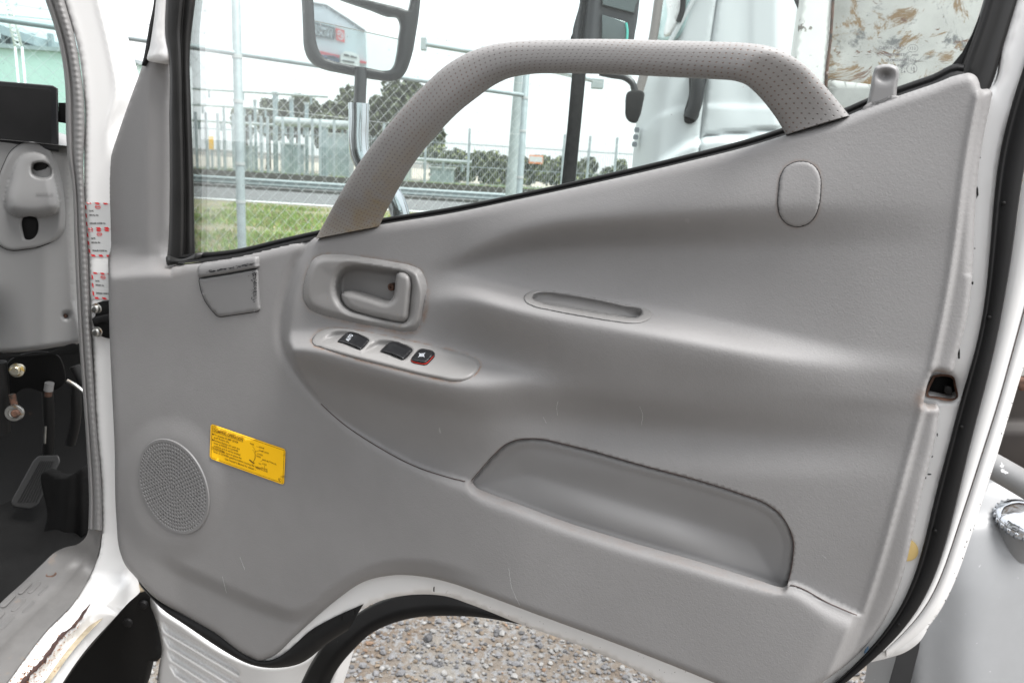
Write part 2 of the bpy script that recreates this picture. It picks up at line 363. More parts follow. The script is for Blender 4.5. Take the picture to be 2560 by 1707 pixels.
def relief(name, outline, hfun, m, parent, P=DoorP, holes=(), creases=(), step=8, bstep=6, skirt=0., smooth_out=True, attr=None, **kw):
    """sheet of finely triangulated surface: px outline, px holes, height hfun(x, y); skirt turns its edges back"""
    O = crv(outline, bstep, True) if smooth_out else resample(outline, max(8, int(np.sum(np.hypot(*(np.roll(np.array(outline, float), -1, 0)-np.array(outline, float)).T))/bstep)), True)
    HH = [crv(h, bstep, True) for h in holes]; CC = [crv(c, bstep) for c in creases]
    V = []; E = []
    for L_, cl in [(O, 1)]+[(h, 1) for h in HH]+[(c, 0) for c in CC]:
        s = len(V); n = len(L_); V += [tuple(p[:2]) for p in L_]
        E += [(s+i, s+(i+1) % n) for i in range(n if cl else n-1)]
    x0, y0 = O.min(0)[:2]; x1, y1 = O.max(0)[:2]
    gx, gy = np.meshgrid(np.arange(x0+step*.3, x1, step), np.arange(y0+step*.3, y1, step*.87))
    gx = gx+(np.arange(gx.shape[0])[:, None] % 2)*step*.5
    gx, gy = gx.ravel(), gy.ravel()
    k = inside(gx, gy, O)
    for h in HH: k &= ~inside(gx, gy, h)
    gx, gy = gx[k], gy[k]
    for L_, cl in [(O, 1)]+[(h, 1) for h in HH]+[(c, 0) for c in CC]:
        d, _ = dist(gx, gy, L_, cl); k = d > step*.5; gx, gy = gx[k], gy[k]
    V += list(zip(gx.tolist(), gy.tolist()))
    rv, re, rf, *_ = delaunay_2d_cdt([Vector(v) for v in V], E, [], 0, 1e-4)
    A = np.array([tuple(v) for v in rv]); F = np.array([tuple(f) for f in rf if len(f) == 3])
    c = A[F].mean(1); k = inside(c[:, 0], c[:, 1], O)
    for h in HH: k &= ~inside(c[:, 0], c[:, 1], h)
    F = F[k]
    h = hfun(A[:, 0], A[:, 1])
    W = P(A[:, 0], A[:, 1], h)
    at = {k2: f(A[:, 0], A[:, 1]) for k2, f in (attr or {}).items()}
    F = F.tolist()
    if skirt:
        ec = set()
        for f in F: ec |= {(f[0], f[1]), (f[1], f[2]), (f[2], f[0])}
        bd = [(p, q) for (p, q) in ec if (q, p) not in ec]
        ids = {}; W2 = []
        for e in bd:
            for q in e:
                if q not in ids: ids[q] = len(W)+len(W2); W2.append(W[q]-np.array(kw.get('_n', N))*skirt)
        for p, q in bd: F.append([q, p, ids[p], ids[q]])
        W = np.vstack([W, np.array(W2)])
        for k2 in at: at[k2] = np.concatenate([at[k2], at[k2][list(ids)]])
    kw.pop('_n', None)
    return obj(name, W, F, m, parent, attr=at or None, **kw)
def loft(name, rows, m, parent, P=DoorP, n=60, closed=False, cap=False, step=6, lin=False, **kw):
    """rows: px polylines with a height each point or (pts, h); lofted as one sheet"""
    G = []
    for r in rows:
        pts, h = r if isinstance(r, tuple) else (r, None)
        a = resample(pts, n) if lin else rc(pts, n, step)
        hh = a[:, 2] if a.shape[1] > 2 else np.full(n, h, float)
        G.append(P(a[:, 0], a[:, 1], hh))
    k = len(G); V = np.vstack(G); F = []
    for j in range(k if closed else k-1):
        for i in range(n-1):
            a = j*n+i; b = ((j+1) % k)*n+i
            F.append((a, a+1, b+1, b))
    if cap and closed: F += [tuple(j*n for j in range(k)), tuple(j*n+n-1 for j in range(k))[::-1]]
    return obj(name, V, F, m, parent, **kw)
def plate(name, outline, h0, h1, m, parent, P=DoorP, bev=3., segs=3, step=6, base=None, smooth_out=True, dome=0., **kw):
    """extruded plate with a rounded edge; h0 back, h1 front, base(x,y) optional surface under it"""
    O = crv(outline, step, True) if smooth_out else np.array(outline, float)
    n = len(O); rings = [(O, h0)]; bh = abs(h1-h0)*.6
    bh = min(bh, bev*.00045*1.2)
    for s in range(segs+1):
        a = s/segs*math.pi/2
        rings.append((inset(O, bev*(1-math.cos(a))), h1-bh*(1-math.sin(a))))
    V = []
    bf = base or (lambda x, y: 0*x)
    for r, h in rings: V.append(P(r[:, 0], r[:, 1], bf(r[:, 0], r[:, 1])+h))
    F = [(j*n+i, j*n+(i+1) % n, (j+1)*n+(i+1) % n, (j+1)*n+i) for j in range(len(rings)-1) for i in range(n)]
    last = rings[-1][0]; V = np.vstack(V)
    T = delaunay_2d_cdt([Vector(p[:2]) for p in last], [(i, (i+1) % n) for i in range(n)], [], 1, 1e-6)
    mp = T[3]; idx = {}
    ok = all(len(x) for x in mp) and len(T[0]) == n
    if ok:
        for i, src in enumerate(mp): idx[i] = src[0]+(len(rings)-1)*n
        for f in T[2]: F.append([idx[i] for i in f])
    else: F.append([(len(rings)-1)*n+i for i in range(n)])
    F.append(list(range(n))[::-1])
    o = obj(name, V, F, m, parent, **kw)
    return sharp(o, 40)
def tube(name, path, rad, m, parent=None, seg=14, caps=True, **kw):
    """tube through 3D points; rad scalar or per point"""
    p = np.array(path, float); n = len(p); rad = np.broadcast_to(np.asarray(rad, float), (n,))
    t = np.gradient(p, axis=0); t /= np.maximum(np.linalg.norm(t, axis=1), 1e-9)[:, None]
    up = np.array([0, 0, 1.]) if abs(t[0, 2]) < .9 else np.array([1., 0, 0])
    V = []; x = np.cross(up, t[0]); x /= np.linalg.norm(x)
    for i in range(n):
        x = x-t[i]*(x @ t[i]); x /= np.linalg.norm(x); y = np.cross(t[i], x)
        for k in range(seg):
            a = 2*math.pi*k/seg; V.append(p[i]+rad[i]*(math.cos(a)*x+math.sin(a)*y))
    F = [(i*seg+k, i*seg+(k+1) % seg, (i+1)*seg+(k+1) % seg, (i+1)*seg+k) for i in range(n-1) for k in range(seg)]
    if caps: F += [tuple(range(seg))[::-1], tuple((n-1)*seg+k for k in range(seg))]
    if name is None: return np.array(V), F
    o = obj(name, V, F, m, parent, **kw); return sharp(o, 50)
def boxv(x0, x1, y0, y1, z0, z1):
    V = [(x, y, z) for x in (x0, x1) for y in (y0, y1) for z in (z0, z1)]
    F = [(0, 1, 3, 2), (4, 6, 7, 5), (0, 4, 5, 1), (2, 3, 7, 6), (0, 2, 6, 4), (1, 5, 7, 3)]
    return V, F
def pad(name, outline, base, h, m, parent, P=DoorP, bev=4., step=3.5, skirt=.006, sm=True, **kw):
    """thin moulded pad with a rounded rim that follows the surface under it"""
    oc = crv(outline, 4, True) if sm else resample(outline, 120, True)
    def hf(x, y):
        d, _ = dist(x, y, oc, True); t = np.clip(1-d/bev, 0, 1); return base(x, y)+h-min(h*.8, bev*.0004)*(1-np.sqrt(np.maximum(1-t*t, 0)))
    return relief(name, outline, hf, m, parent, P=P, step=step, bstep=3, skirt=skirt, smooth_out=sm, **kw)
class MB:
    def __init__(s): s.V = []; s.F = []; s.I = []; s.n = 0
    def add(s, V, F, mi=0):
        V = np.asarray(V, float); s.V.append(V); s.F += [[i+s.n for i in f] for f in F]; s.I += [mi]*len(F); s.n += len(V)
    def box(s, *a, mi=0): s.add(*boxv(*a), mi)
    def bar(s, a, b, r, seg=6, mi=0):
        V, F = tube(None, [a, b], r, None, seg=seg); s.add(V, F, mi)
    def build(s, name, m, parent=None, mats=None, **kw):
        return obj(name, np.vstack(s.V), s.F, m, parent, mats=mats, midx=s.I if mats else None, **kw)
def box(name, b, m, parent=None, **kw):
    V, F = boxv(*b); return obj(name, V, F, m, parent, smooth=False, **kw)
def disc_stack(name, c, nrm, prof, m, parent, seg=24, **kw):
    """lathe: profile (radius, height along nrm) round centre c"""
    nrm = np.array(nrm, float); nrm /= np.linalg.norm(nrm); a = np.cross(nrm, [0, 0, 1.])
    if np.linalg.norm(a) < 1e-3: a = np.array([1., 0, 0])
    a /= np.linalg.norm(a); b = np.cross(nrm, a); V = []
    for r, h in prof:
        for k in range(seg):
            q = 2*math.pi*k/seg; V.append(np.array(c)+nrm*h+r*(math.cos(q)*a+math.sin(q)*b))
    F = [(i*seg+k, i*seg+(k+1) % seg, (i+1)*seg+(k+1) % seg, (i+1)*seg+k) for i in range(len(prof)-1) for k in range(seg)]
    F += [tuple(range(seg))[::-1], tuple((len(prof)-1)*seg+k for k in range(seg))]
    return sharp(obj(name, V, F, m, parent, **kw), 40)
def text_geo(s, size=1., bold=0., align='LEFT', depth=0.):
    c = bpy.data.curves.new('t', 'FONT'); c.body = s; c.size = size; c.offset = bold; c.align_x = align; c.fill_mode = 'FRONT'; c.resolution_u = 3
    o = bpy.data.objects.new('t', c); COL.objects.link(o); bpy.context.view_layer.update()
    me = bpy.data.meshes.new_from_object(o.evaluated_get(bpy.context.evaluated_depsgraph_get()))
    V = np.array([tuple(v.co) for v in me.vertices]).reshape(-1, 3); F = [list(p.vertices) for p in me.polygons]
    bpy.data.objects.remove(o); bpy.data.curves.remove(c); bpy.data.meshes.remove(me)
    return V, F
def quad(c):                                      # bilinear map (a, b) in 0..1 -> px ; corners tl tr br bl
    tl, tr, br, bl = [np.array(q, float) for q in c]
    def f(a, b):
        a = np.asarray(a, float)[..., None]; b = np.asarray(b, float)[..., None]
        return (1-a)*(1-b)*tl+a*(1-b)*tr+a*b*br+(1-a)*b*bl
    return f
class Print:
    """flat print collected into one mesh; coordinates (a right, b down) in units of the quad's own W x H"""
    def __init__(s, corners, W, H, P, h): s.q = quad(corners); s.W = W; s.H = H; s.P = P; s.h = h; s.m = MB()
    def put(s, V, F):
        V = np.asarray(V, float); p = s.q(V[:, 0]/s.W, V[:, 1]/s.H); hh = s.h(p[:, 0], p[:, 1]) if callable(s.h) else s.h
        s.m.add(s.P(p[:, 0], p[:, 1], hh), F)
    def text(s, t, x, y, size, bold=0., flip=False, stretch=1.):
        V, F = text_geo(t, size, bold)
        if not len(V): return
        X = V[:, 0]*stretch*(-1 if flip else 1)+x; s.put(np.stack([X, y-V[:, 1]], -1), F)
    def rect(s, x0, y0, x1, y1): s.put([(x0, y0), (x1, y0), (x1, y1), (x0, y1)], [(0, 1, 2, 3)])
    def poly(s, pts): s.put(pts, [tuple(range(len(pts)))])
    def frame(s, x0, y0, x1, y1, w):
        s.rect(x0, y0, x1, y0+w); s.rect(x0, y1-w, x1, y1); s.rect(x0, y0+w, x0+w, y1-w); s.rect(x1-w, y0+w, x1, y1-w)
    def ring(s, cx, cy, rx, ry, w, n=28, a0=0, a1=360):
        A = np.radians(np.linspace(a0, a1, n)); o = np.stack([cx+rx*np.cos(A), cy+ry*np.sin(A)], -1); i = np.stack([cx+(rx-w)*np.cos(A), cy+(ry-w)*np.sin(A)], -1)
        s.put(np.vstack([o, i]), [(k, k+1, n+k+1, n+k) for k in range(n-1)])
    def line(s, x0, y0, x1, y1, w):
        d = np.array([x1-x0, y1-y0], float); d /= np.linalg.norm(d); p = np.array([-d[1], d[0]])*w/2
        a = np.array([x0, y0]); b = np.array([x1, y1]); s.put([a+p, b+p, b-p, a-p], [(0, 1, 2, 3)])
    def build(s, name, m, parent, **kw): return s.m.build(name, m, parent, smooth=False, **kw)

# ================================================================== THE OPEN DOOR
door = thing('open_truck_door', 'open white truck door with grey vinyl inner trim, filling the picture', 'door', tuple(DoorP(275., 900., -.03)))
PAN_TL = [(358, 158), (363, 141), (374, 136), (395, 135), (410, 136), (418, 142), (421, 160), (423, 250), (423, 402), (421, 560), (418, 655), (424, 664), (446, 661)]
BELT = [(446, 661), (520, 652), (600, 638), (700, 614), (792, 593), (957, 561), (1130, 533), (1300, 498), (1500, 455), (1700, 409), (1900, 358), (1963, 338), (2123, 288), (2160, 272), (2244, 241), (2330, 212), (2404, 186), (2424, 183), (2440, 191), (2449, 210)]
FLANGE = [(2452, 222), (2472, 223), (2480, 229), (2478, 250), (2454, 357), (2440, 446), (2436, 580), (2433, 645), (2425, 779), (2400, 868), (2389, 915), (2380, 930)]
FLANGE2 = [(2330, 933), (2324, 945), (2310, 1000), (2308, 1012), (2320, 1018), (2347, 1021), (2355, 1033), (2333, 1113), (2311, 1203), (2300, 1241), (2266, 1413), (2227, 1528), (2174, 1612), (2109, 1670), (2059, 1707), (1990, 1745)]
BOT = [(1900, 1755), (1789, 1707), (1659, 1654), (1506, 1595), (1353, 1539), (1200, 1482), (1136, 1459), (1059, 1441), (983, 1437), (906, 1455), (849, 1493), (791, 1541), (734, 1593), (676, 1643), (650, 1651), (612, 1636), (536, 1581), (460, 1537), (383, 1490), (337, 1440), (314, 1413), (299, 1375), (291, 1298), (286, 1107), (281, 1000), (275, 868), (271, 689), (270, 580), (269, 469), (272, 425), (279, 386), (295, 335), (312, 286), (335, 222)]
FLANGE = FLANGE[:3]+smo(FLANGE[3:], 2.5, 24)
FLANGE2 = FLANGE2[:5]+smo(FLANGE2[5:], 2.5, 34)
PANEL = PAN_TL+BELT[1:]+FLANGE+FLANGE2+BOT
RIDGE = [(2449, 214), (2414, 357), (2396, 536), (2385, 640), (2369, 734), (2342, 868), (2320, 957), (2298, 1046), (2262, 1180), (2243, 1241), (2201, 1405), (2158, 1543), (2120, 1630), (2082, 1700), (2060, 1760)]
SCURVE = [(790, 560), (761, 621), (738, 665), (722, 710), (707, 773), (704, 840), (725, 907), (770, 974), (850, 1054), (935, 1112), (1046, 1170), (1127, 1196), (1171, 1208), (1200, 1228), (1300, 1266), (1400, 1304), (1544, 1352), (1736, 1407), (1860, 1443), (1950, 1462), (1968, 1462), (2080, 1512), (2158, 1545)]
BREG = crv(SCURVE, 8).tolist()+[(2600, 1560), (2600, 0), (790, 0)]
# height columns of the upper moulding: px y and height (m) of ten lines that run along the door
KX = [700, 780, 870, 960, 1050, 1130, 1200, 1300, 1400, 1550, 1700, 1850, 2000, 2150, 2300, 2430]
KY = [
 [655, 655, 655, 655, 655, 648, 612, 572, 553, 538, 526, 515, 508, 505, 500, 500],
 [690, 690, 690, 690, 690, 678, 660, 640, 630, 625, 625, 625, 620, 620, 620, 620],
 [730, 730, 730, 730, 722, 694, 694, 713, 732, 757, 782, 812, 842, 870, 880, 890],
 [770, 770, 770, 770, 762, 745, 750, 775, 797, 822, 850, 880, 908, 928, 935, 945],
 [838, 830, 812, 828, 848, 866, 885, 914, 935, 950, 960, 970, 985, 990, 1000, 1010],
 [868, 872, 900, 926, 950, 964, 966, 952, 962, 985, 1000, 1010, 1025, 1035, 1045, 1050],
 [930, 950, 985, 1005, 1030, 1050, 1060, 1055, 1060, 1070, 1085, 1095, 1105, 1110, 1110, 1110],
 [1060, 1070, 1095, 1125, 1150, 1170, 1170, 1170, 1180, 1180, 1190, 1200, 1200, 1200, 1200, 1200],
 [1560]*16]
KH = [
 [.016, .016, .017, .017, .017, .017, .024, .029, .031, .031, .030, .028, .025, .023, .021, .019],
 [.017, .017, .017, .017, .017, .014, .009, .003, .000, .000, .003, .008, .014, .018, .019, .019],
 [.018, .018, .018, .018, .018, .016, .013, .009, .007, .006, .008, .012, .017, .020, .020, .019],
 [.019, .019, .019, .019, .019, .034, .050, .050, .047, .046, .044, .039, .031, .024, .021, .019],
 [.020, .020, .020, .020, .020, .020, .020, .027, .032, .034, .033, .031, .027, .023, .020, .019],
 [.044, .050, .053, .053, .053, .053, .047, .034, .029, .028, .027, .025, .022, .019, .018, .018],
 [.008, .010, .012, .014, .016, .014, .012, .009, .007, .006, .007, .009, .012, .015, .018, .018],
 [.004, .005, .007, .009, .011, .013, .014, .015, .015, .016, .016, .017, .018, .018, .018, .018],
 [.010]*5+[.012, .014, .017, .017, .016, .015, .013, .010, .009, .010, .012]]
GX = np.arange(600, 2561, 10.)
def _sm(v, s=3):
    k = np.exp(-.5*(np.arange(-3*s, 3*s+1)/s)**2); k /= k.sum(); return np.convolve(np.pad(v, 3*s, 'edge'), k, 'valid')
GKY = np.array([_sm(np.interp(GX, KX, r)) for r in KY]); GKH = np.array([_sm(np.interp(GX, KX, r)) for r in KH])
_bt = np.array(BELT); GT = np.interp(GX, _bt[:, 0], _bt[:, 1])
GKH = .018+(GKH-.018)*1.25
_ka = np.array([.002+.030*ss(x, 760, 1330)*ss(y, 900, 1250) for x, y in zip(GX, GKY[7])]); _f = 1-ss(GX, 1150, 1500)
GKH[7] = GKH[7]*(1-_f)+(_ka-.011)*_f; GKH[6] = GKH[6]*(1-_f)+(GKH[7]*.62+GKH[5]*.38)*_f; GKH[8] = GKH[8]*(1-_f)+(_ka-.011)*_f
GKY = np.vstack([GT[None]+0, GKY]); GKH = np.vstack([np.full((1, len(GX)), .016)+np.interp(GX, [600, 1100, 1500, 2430], [0, 0, .004, .002])[None], GKH])
GKY = np.maximum.accumulate(GKY+np.arange(10)[:, None]*.01, 0)
_yy = np.arange(100, 1860, 4.)
def _pchip(x, y, q):
    d = np.diff(y)/np.maximum(np.diff(x), 1e-6); hh = np.diff(x); m = np.zeros(len(x)); m[0] = d[0]; m[-1] = d[-1]
    for i in range(1, len(x)-1):
        if d[i-1]*d[i] > 0:
            w1 = 2*hh[i]+hh[i-1]; w2 = hh[i]+2*hh[i-1]; m[i] = (w1+w2)/(w1/d[i-1]+w2/d[i])
    i = np.clip(np.searchsorted(x, q)-1, 0, len(x)-2); t = np.clip((q-x[i])/np.maximum(hh[i], 1e-6), 0, 1); t2 = t*t; t3 = t2*t
    return (2*t3-3*t2+1)*y[i]+(t3-2*t2+t)*hh[i]*m[i]+(-2*t3+3*t2)*y[i+1]+(t3-t2)*hh[i]*m[i+1]
BTAB = np.array([_pchip(GKY[:, i], GKH[:, i], _yy) for i in range(len(GX))])
_k = np.exp(-.5*(np.arange(-6, 7)/2.4)**2); _k /= _k.sum()
BTAB = np.array([np.convolve(np.pad(r, 6, 'edge'), _k, 'valid') for r in BTAB])
def bil(x, y):
    fx = np.clip((x-GX[0])/10, 0, len(GX)-1.001); fy = np.clip((y-_yy[0])/4, 0, len(_yy)-1.001)
    i = fx.astype(int); j = fy.astype(int); a = fx-i; b = fy-j
    return (BTAB[i, j]*(1-a)+BTAB[i+1, j]*a)*(1-b)+(BTAB[i, j+1]*(1-a)+BTAB[i+1, j+1]*a)*b
RIDGE = smo(RIDGE, 3., 40)
PO = crv(PANEL, 8, True); SC_ = crv(SCURVE, 8); RG = crv(RIDGE, 8)
ARCHL = crv([(392, 1398), (440, 1424), (500, 1452), (560, 1480), (620, 1507), (680, 1530), (735, 1545), (775, 1532), (830, 1490), (890, 1450), (960, 1424), (1040, 1420), (1130, 1436), (1230, 1470)], 8)
FOLD = [(366, 100), (367, 300), (366, 560), (372, 760)]
SPK = (433., 1216.)
def Hpanel(x, y):
    x = np.asarray(x, float).ravel(); y = np.asarray(y, float).ravel()
    # lower / front field
    A = .002+.030*ss(x, 760, 1330)*ss(y, 900, 1250)
    lip = ss(y, 880, 1010)
    ds, sg = dist(x, y, SC_)
    A = A-.005*(1-lip)*np.exp(-(ds/14)**2)                      # valley along the curve
    # sail: recessed upright with a fold, ramp down from the body below it
    body = ss(y, 636, 694)*ss(x, 250, 330)+ss(y, 640, 700)*(1-ss(x, 250, 330))
    body = np.where(x > 430, 1., body)
    wl = 1-ss(x, 425, 470)
    A = A-wl*(1-body)*.022-wl*(1-ss(y, 600, 690))*np.maximum(x-372, 0)*.00028
    fx = np.interp(y, [100, 560, 700], [366, 364, 366]); s_ = (fx-x)/10
    sp = np.log1p(np.exp(np.clip(s_, -30, 30)))*10
    A = A-(1-ss(y, 610, 700))*sp*.00042
    A = A-.003*ss(y, 690, 880)*(1-ss(x, 500, 640))*(1-ss(y, 900, 1100))
    # swelling round the loudspeaker
    dsp = np.hypot((x-SPK[0]+8)/1.0, (y-SPK[1]-10)/1.28); A = A+.005*(1-ss(dsp, 92, 150))
    # step above the wheel-arch cut
    da, sa = dist(x, y, ARCHL)
    st = ss(da*sa, -26, 14)*ss(x, 370, 470)*(1-ss(x, 1050, 1230))
    A = A-.008*st*(y > 1380)
    B = bil(x, y)
    inb = inside(x, y, BREG); sd = np.where(inb, ds, -ds)
    wid = np.interp(y, [800, 960, 1100], [30, 10, 8])
    k = ss(sd/wid, 0, 1)
    dr, sr = dist(x, y, RG); sr = -sr*dr
    A = A-.0035*ss(sr, -90, -6)*(y > 1400)*(x > 1900)
    lw = 7+9*ss(x, 1000, 1250)+10*ss(x, 1960, 2120)
    A = A-lip*(.0022+.0045*ss(x, 1000, 1250))*np.exp(-(np.minimum(sd, 0)/lw)**2)
    A = A+(B-A)*ss(sr, -22, 4)*(x > 1900)*(y > 1300)
    H = A*(1-k)+B*k
    # round the top lip of the lower panel in front of the pocket
    # soft ridge line towards the latch edge, then the side flange
    H = H+.0022*np.exp(-(sr/9)**2)*(x > 1900)
    H = np.where(x > 1900, H-.0065*ss(sr, 0, 16)-.001*ss(sr, 20, 70), H)
    # rounded rim of the whole panel
    do, _ = dist(x, y, PO, True); rr = np.where((x > 430) & (y < 690), 26., 16.)
    t = np.clip(1-do/rr, 0, 1); H = H-rr*.00040*(1-np.sqrt(np.maximum(1-t*t, 0)))
    return H
POCKET = [(1168, 1214), (1180, 1199), (1200, 1175), (1236, 1135), (1262, 1112), (1290, 1100), (1334, 1096), (1423, 1113), (1602, 1162), (1780, 1211), (1860, 1237), (1910, 1256), (1948, 1283), (1972, 1318), (1984, 1356), (1982, 1395), (1976, 1432), (1970, 1455), (1966, 1476), (1957, 1484), (1940, 1482), (1900, 1469), (1736, 1417), (1544, 1361), (1353, 1298), (1300, 1277), (1200, 1239), (1178, 1229)]
BEZ = [(801, 639), (841, 636), (910, 644), (979, 655), (1029, 666), (1048, 676), (1057, 692), (1066, 720), (1067, 750), (1062, 782), (1053, 814), (1043, 827), (1024, 832), (990, 829), (957, 822), (900, 812), (850, 800), (792, 782), (771, 770), (760, 752), (757, 729), (761, 700), (767, 679), (775, 660), (785, 647)]
OPEN = [(877, 661), (912, 660), (950, 666), (988, 672), (1014, 680), (1029, 694), (1032, 710), (1029, 751), (1022, 796), (1012, 809), (995, 808), (912, 791), (868, 776), (848, 757), (838, 731), (838, 705), (845, 684), (858, 668)]
SWP = [(779, 852), (786, 838), (800, 828), (823, 821), (868, 823), (957, 839), (1046, 858), (1136, 879), (1180, 892), (1195, 902), (1199, 912), (1194, 926), (1180, 941), (1162, 950), (1140, 953), (1091, 945), (957, 913), (868, 890), (801, 868), (783, 861)]
CAP = [(2003, 404), (2026, 409), (2043, 424), (2051, 445), (2052, 475), (2047, 515), (2036, 543), (2019, 560), (1994, 567), (1970, 561), (1952, 542), (1945, 515), (1947, 475), (1952, 440), (1963, 420), (1982, 408)]
CUPO = [(1309, 746), (1313, 736), (1326, 729), (1352, 726), (1400, 732), (1468, 743), (1540, 757), (1602, 770), (1624, 778), (1630, 787), (1624, 797), (1606, 805), (1579, 808), (1540, 804), (1470, 793), (1379, 776), (1330, 764), (1314, 755)]
CUPI = [(1329, 744), (1333, 736), (1347, 731), (1380, 731), (1468, 745), (1560, 765), (1606, 777), (1608, 784), (1601, 792), (1585, 797), (1548, 793), (1423, 772), (1340, 754), (1332, 750)]
BEZc = crv(BEZ, 6, True); SWPc = crv(SWP, 6, True); POCc = crv(POCKET, 8, True); CAPc = crv(CAP, 6, True); CUPc = crv(CUPO, 6, True)
def dirt(x, y):
    d1, _ = dist(x, y, BEZc, True); d2, _ = dist(x, y, SWPc, True); d3, _ = dist(x, y, POCc, True); d4, _ = dist(x, y, CAPc, True)
    v = .7*np.exp(-(d1/5)**2)*ss(x-.4*y, 300, 720)+.7*np.exp(-(d2/4)**2)*(.35+.65*ss(y-.17*x, 640, 740)+.4)+.12*np.exp(-(d3/4)**2)+.5*np.exp(-(d4/5)**2)
    # rust weeping at latch
    v += .9*np.exp(-(np.hypot(x-2316, y-1000)/22)**2)+.8*np.exp(-(np.hypot((x-2350)/2, y-932)/7)**2)+.15*np.exp(-(np.hypot(x-430, y-665)/30)**2)
    return np.clip(v, 0, 1)
def SCO(i, j, o):
    c = crv(SCURVE[i:j], 10); c = c[(c[:, 0] < 1162) | ((c[:, 0] > 1992) & (c[:, 0] < 2150))]; t = np.gradient(c, axis=0); t /= np.linalg.norm(t, axis=1)[:, None]
    return (c+np.stack([-t[:, 1], t[:, 0]], -1)*o).tolist()
relief('trim_panel', PANEL, Hpanel, M['trim'], door, holes=[POCKET, inset(CUPc, 4).tolist(), inset(BEZc, 9).tolist(), inset(SWPc, 7).tolist()], creases=[SCURVE[1:12], SCO(6, 12, 5), SCO(6, 12, -5), SCO(6, 12, 10), SCO(20, 23, 0), SCO(20, 23, 5), SCO(20, 23, -5), SCO(20, 23, 10), FOLD[1:3], RIDGE[2:-4]], step=6.5, bstep=5, skirt=.014, attr=dict(dirt=dirt))

# map pocket liner
def Hpocket(x, y):
    d, _ = dist(x, y, POCc, True); ins = inside(x, y, POCc)
    base = bil(x, y)
    top = base-.0012-.0030*np.clip(1-d/4, 0, 1)**2-.0030*ss(d, 12, 24)-.007*ss(d, 18, 120)
    h = np.where(ins, top, base-.006)
    dl, sl_ = dist(x, y, SC_)
    h = h-.005*ss(300-dl, 0, 260)
    # the belly of the liner lifts a little near the rim, towards the latch side
    h = h+.006*np.exp(-((dl-50)/40)**2)*ss(x, 1250, 1500)*(1-ss(x, 1650, 1850))
    return h
relief('map_pocket', inset(POCc, -16), Hpocket, M['plastic'], door, step=8, bstep=8)

pt_ = crv(POCKET[:26], 5)
_w = 1.5
def rib2(name, c, wpx, m, parent, hf, P):
    c = np.asarray(c)[:, :2]; t = np.gradient(c, axis=0); t /= np.maximum(np.linalg.norm(t, axis=1), 1e-9)[:, None]; nn = np.stack([-t[:, 1], t[:, 0]], -1)*wpx/2
    a, b = c+nn, c-nn; n_ = len(a); V = np.vstack([P(a[:, 0], a[:, 1], hf(a[:, 0], a[:, 1])), P(b[:, 0], b[:, 1], hf(b[:, 0], b[:, 1]))])
    return obj(name, V, [(i, i+1, n_+i+1, n_+i) for i in range(n_-1)], m, parent)
rib2('pocket_gap', pt_, 1.4, M['rustdark'], door, lambda x, y: Hpanel(x, y)*0+bil(x, y)+.0002, DoorP)
for g_ in (SC_[(SC_[:, 0] > 1972) & (SC_[:, 0] < 2146)], SC_[(SC_[:, 0] > 800) & (SC_[:, 0] < 1166) & (SC_[:, 1] > 950)]):
    rib2('panel_gap', g_+[0, -1.5], 2.0, M['rustdark'], door, lambda x, y: Hpanel(x, y)+.0004, DoorP)
# pull cup in the ledge
CUPIc = crv(CUPI, 6, True)
def Hcup(x, y):
    b = Hpanel(x, y); do, _ = dist(x, y, CUPc, True); di, _ = dist(x, y, CUPIc, True); ins = inside(x, y, CUPIc)
    rim = b+.0030-.002*(1-ss(do, 0, 5))
    yt = np.interp(x, [1329, 1347, 1380, 1468, 1606], [742, 731, 731, 745, 777]); yb = np.interp(x, [1332, 1423, 1548, 1601], [751, 772, 793, 792]); t = np.clip((y-yt)/np.maximum(yb-yt, 4), 0, 1)
    return np.where(ins, rim-.007*ss(di, 0, 3)-.020*t*ss(di, 0, 3), rim)
relief('pull_cup', CUPO, Hcup, M['bezel'], door, creases=[CUPI+CUPI[:1]], step=4, bstep=4, skirt=.004)

# oval cap sitting in its own groove
pad('screw_cap', CAP, Hpanel, .0016, M['trim'], door, bev=3, step=6)
def groove(name, line, wpx, m, parent, base, n=120, closed=True, lift=.0007):
    c = np.array(line, float); a = inset(c, -wpx/2) if closed else c+np.array([0, wpx/2]); b = inset(c, wpx/2) if closed else c-np.array([0, wpx/2])
    if closed: a = np.vstack([a, a[:1]]); b = np.vstack([b, b[:1]])
    V = np.vstack([DoorP(a[:, 0], a[:, 1], base(a[:, 0], a[:, 1])+lift), DoorP(b[:, 0], b[:, 1], base(b[:, 0], b[:, 1])+lift)])
    n = len(a); return obj(name, V, [(i, i+1, n+i+1, n+i) for i in range(n-1)], m, parent)
groove('cap_gap', CAPc, 3.0, M['black'], door, Hpanel)

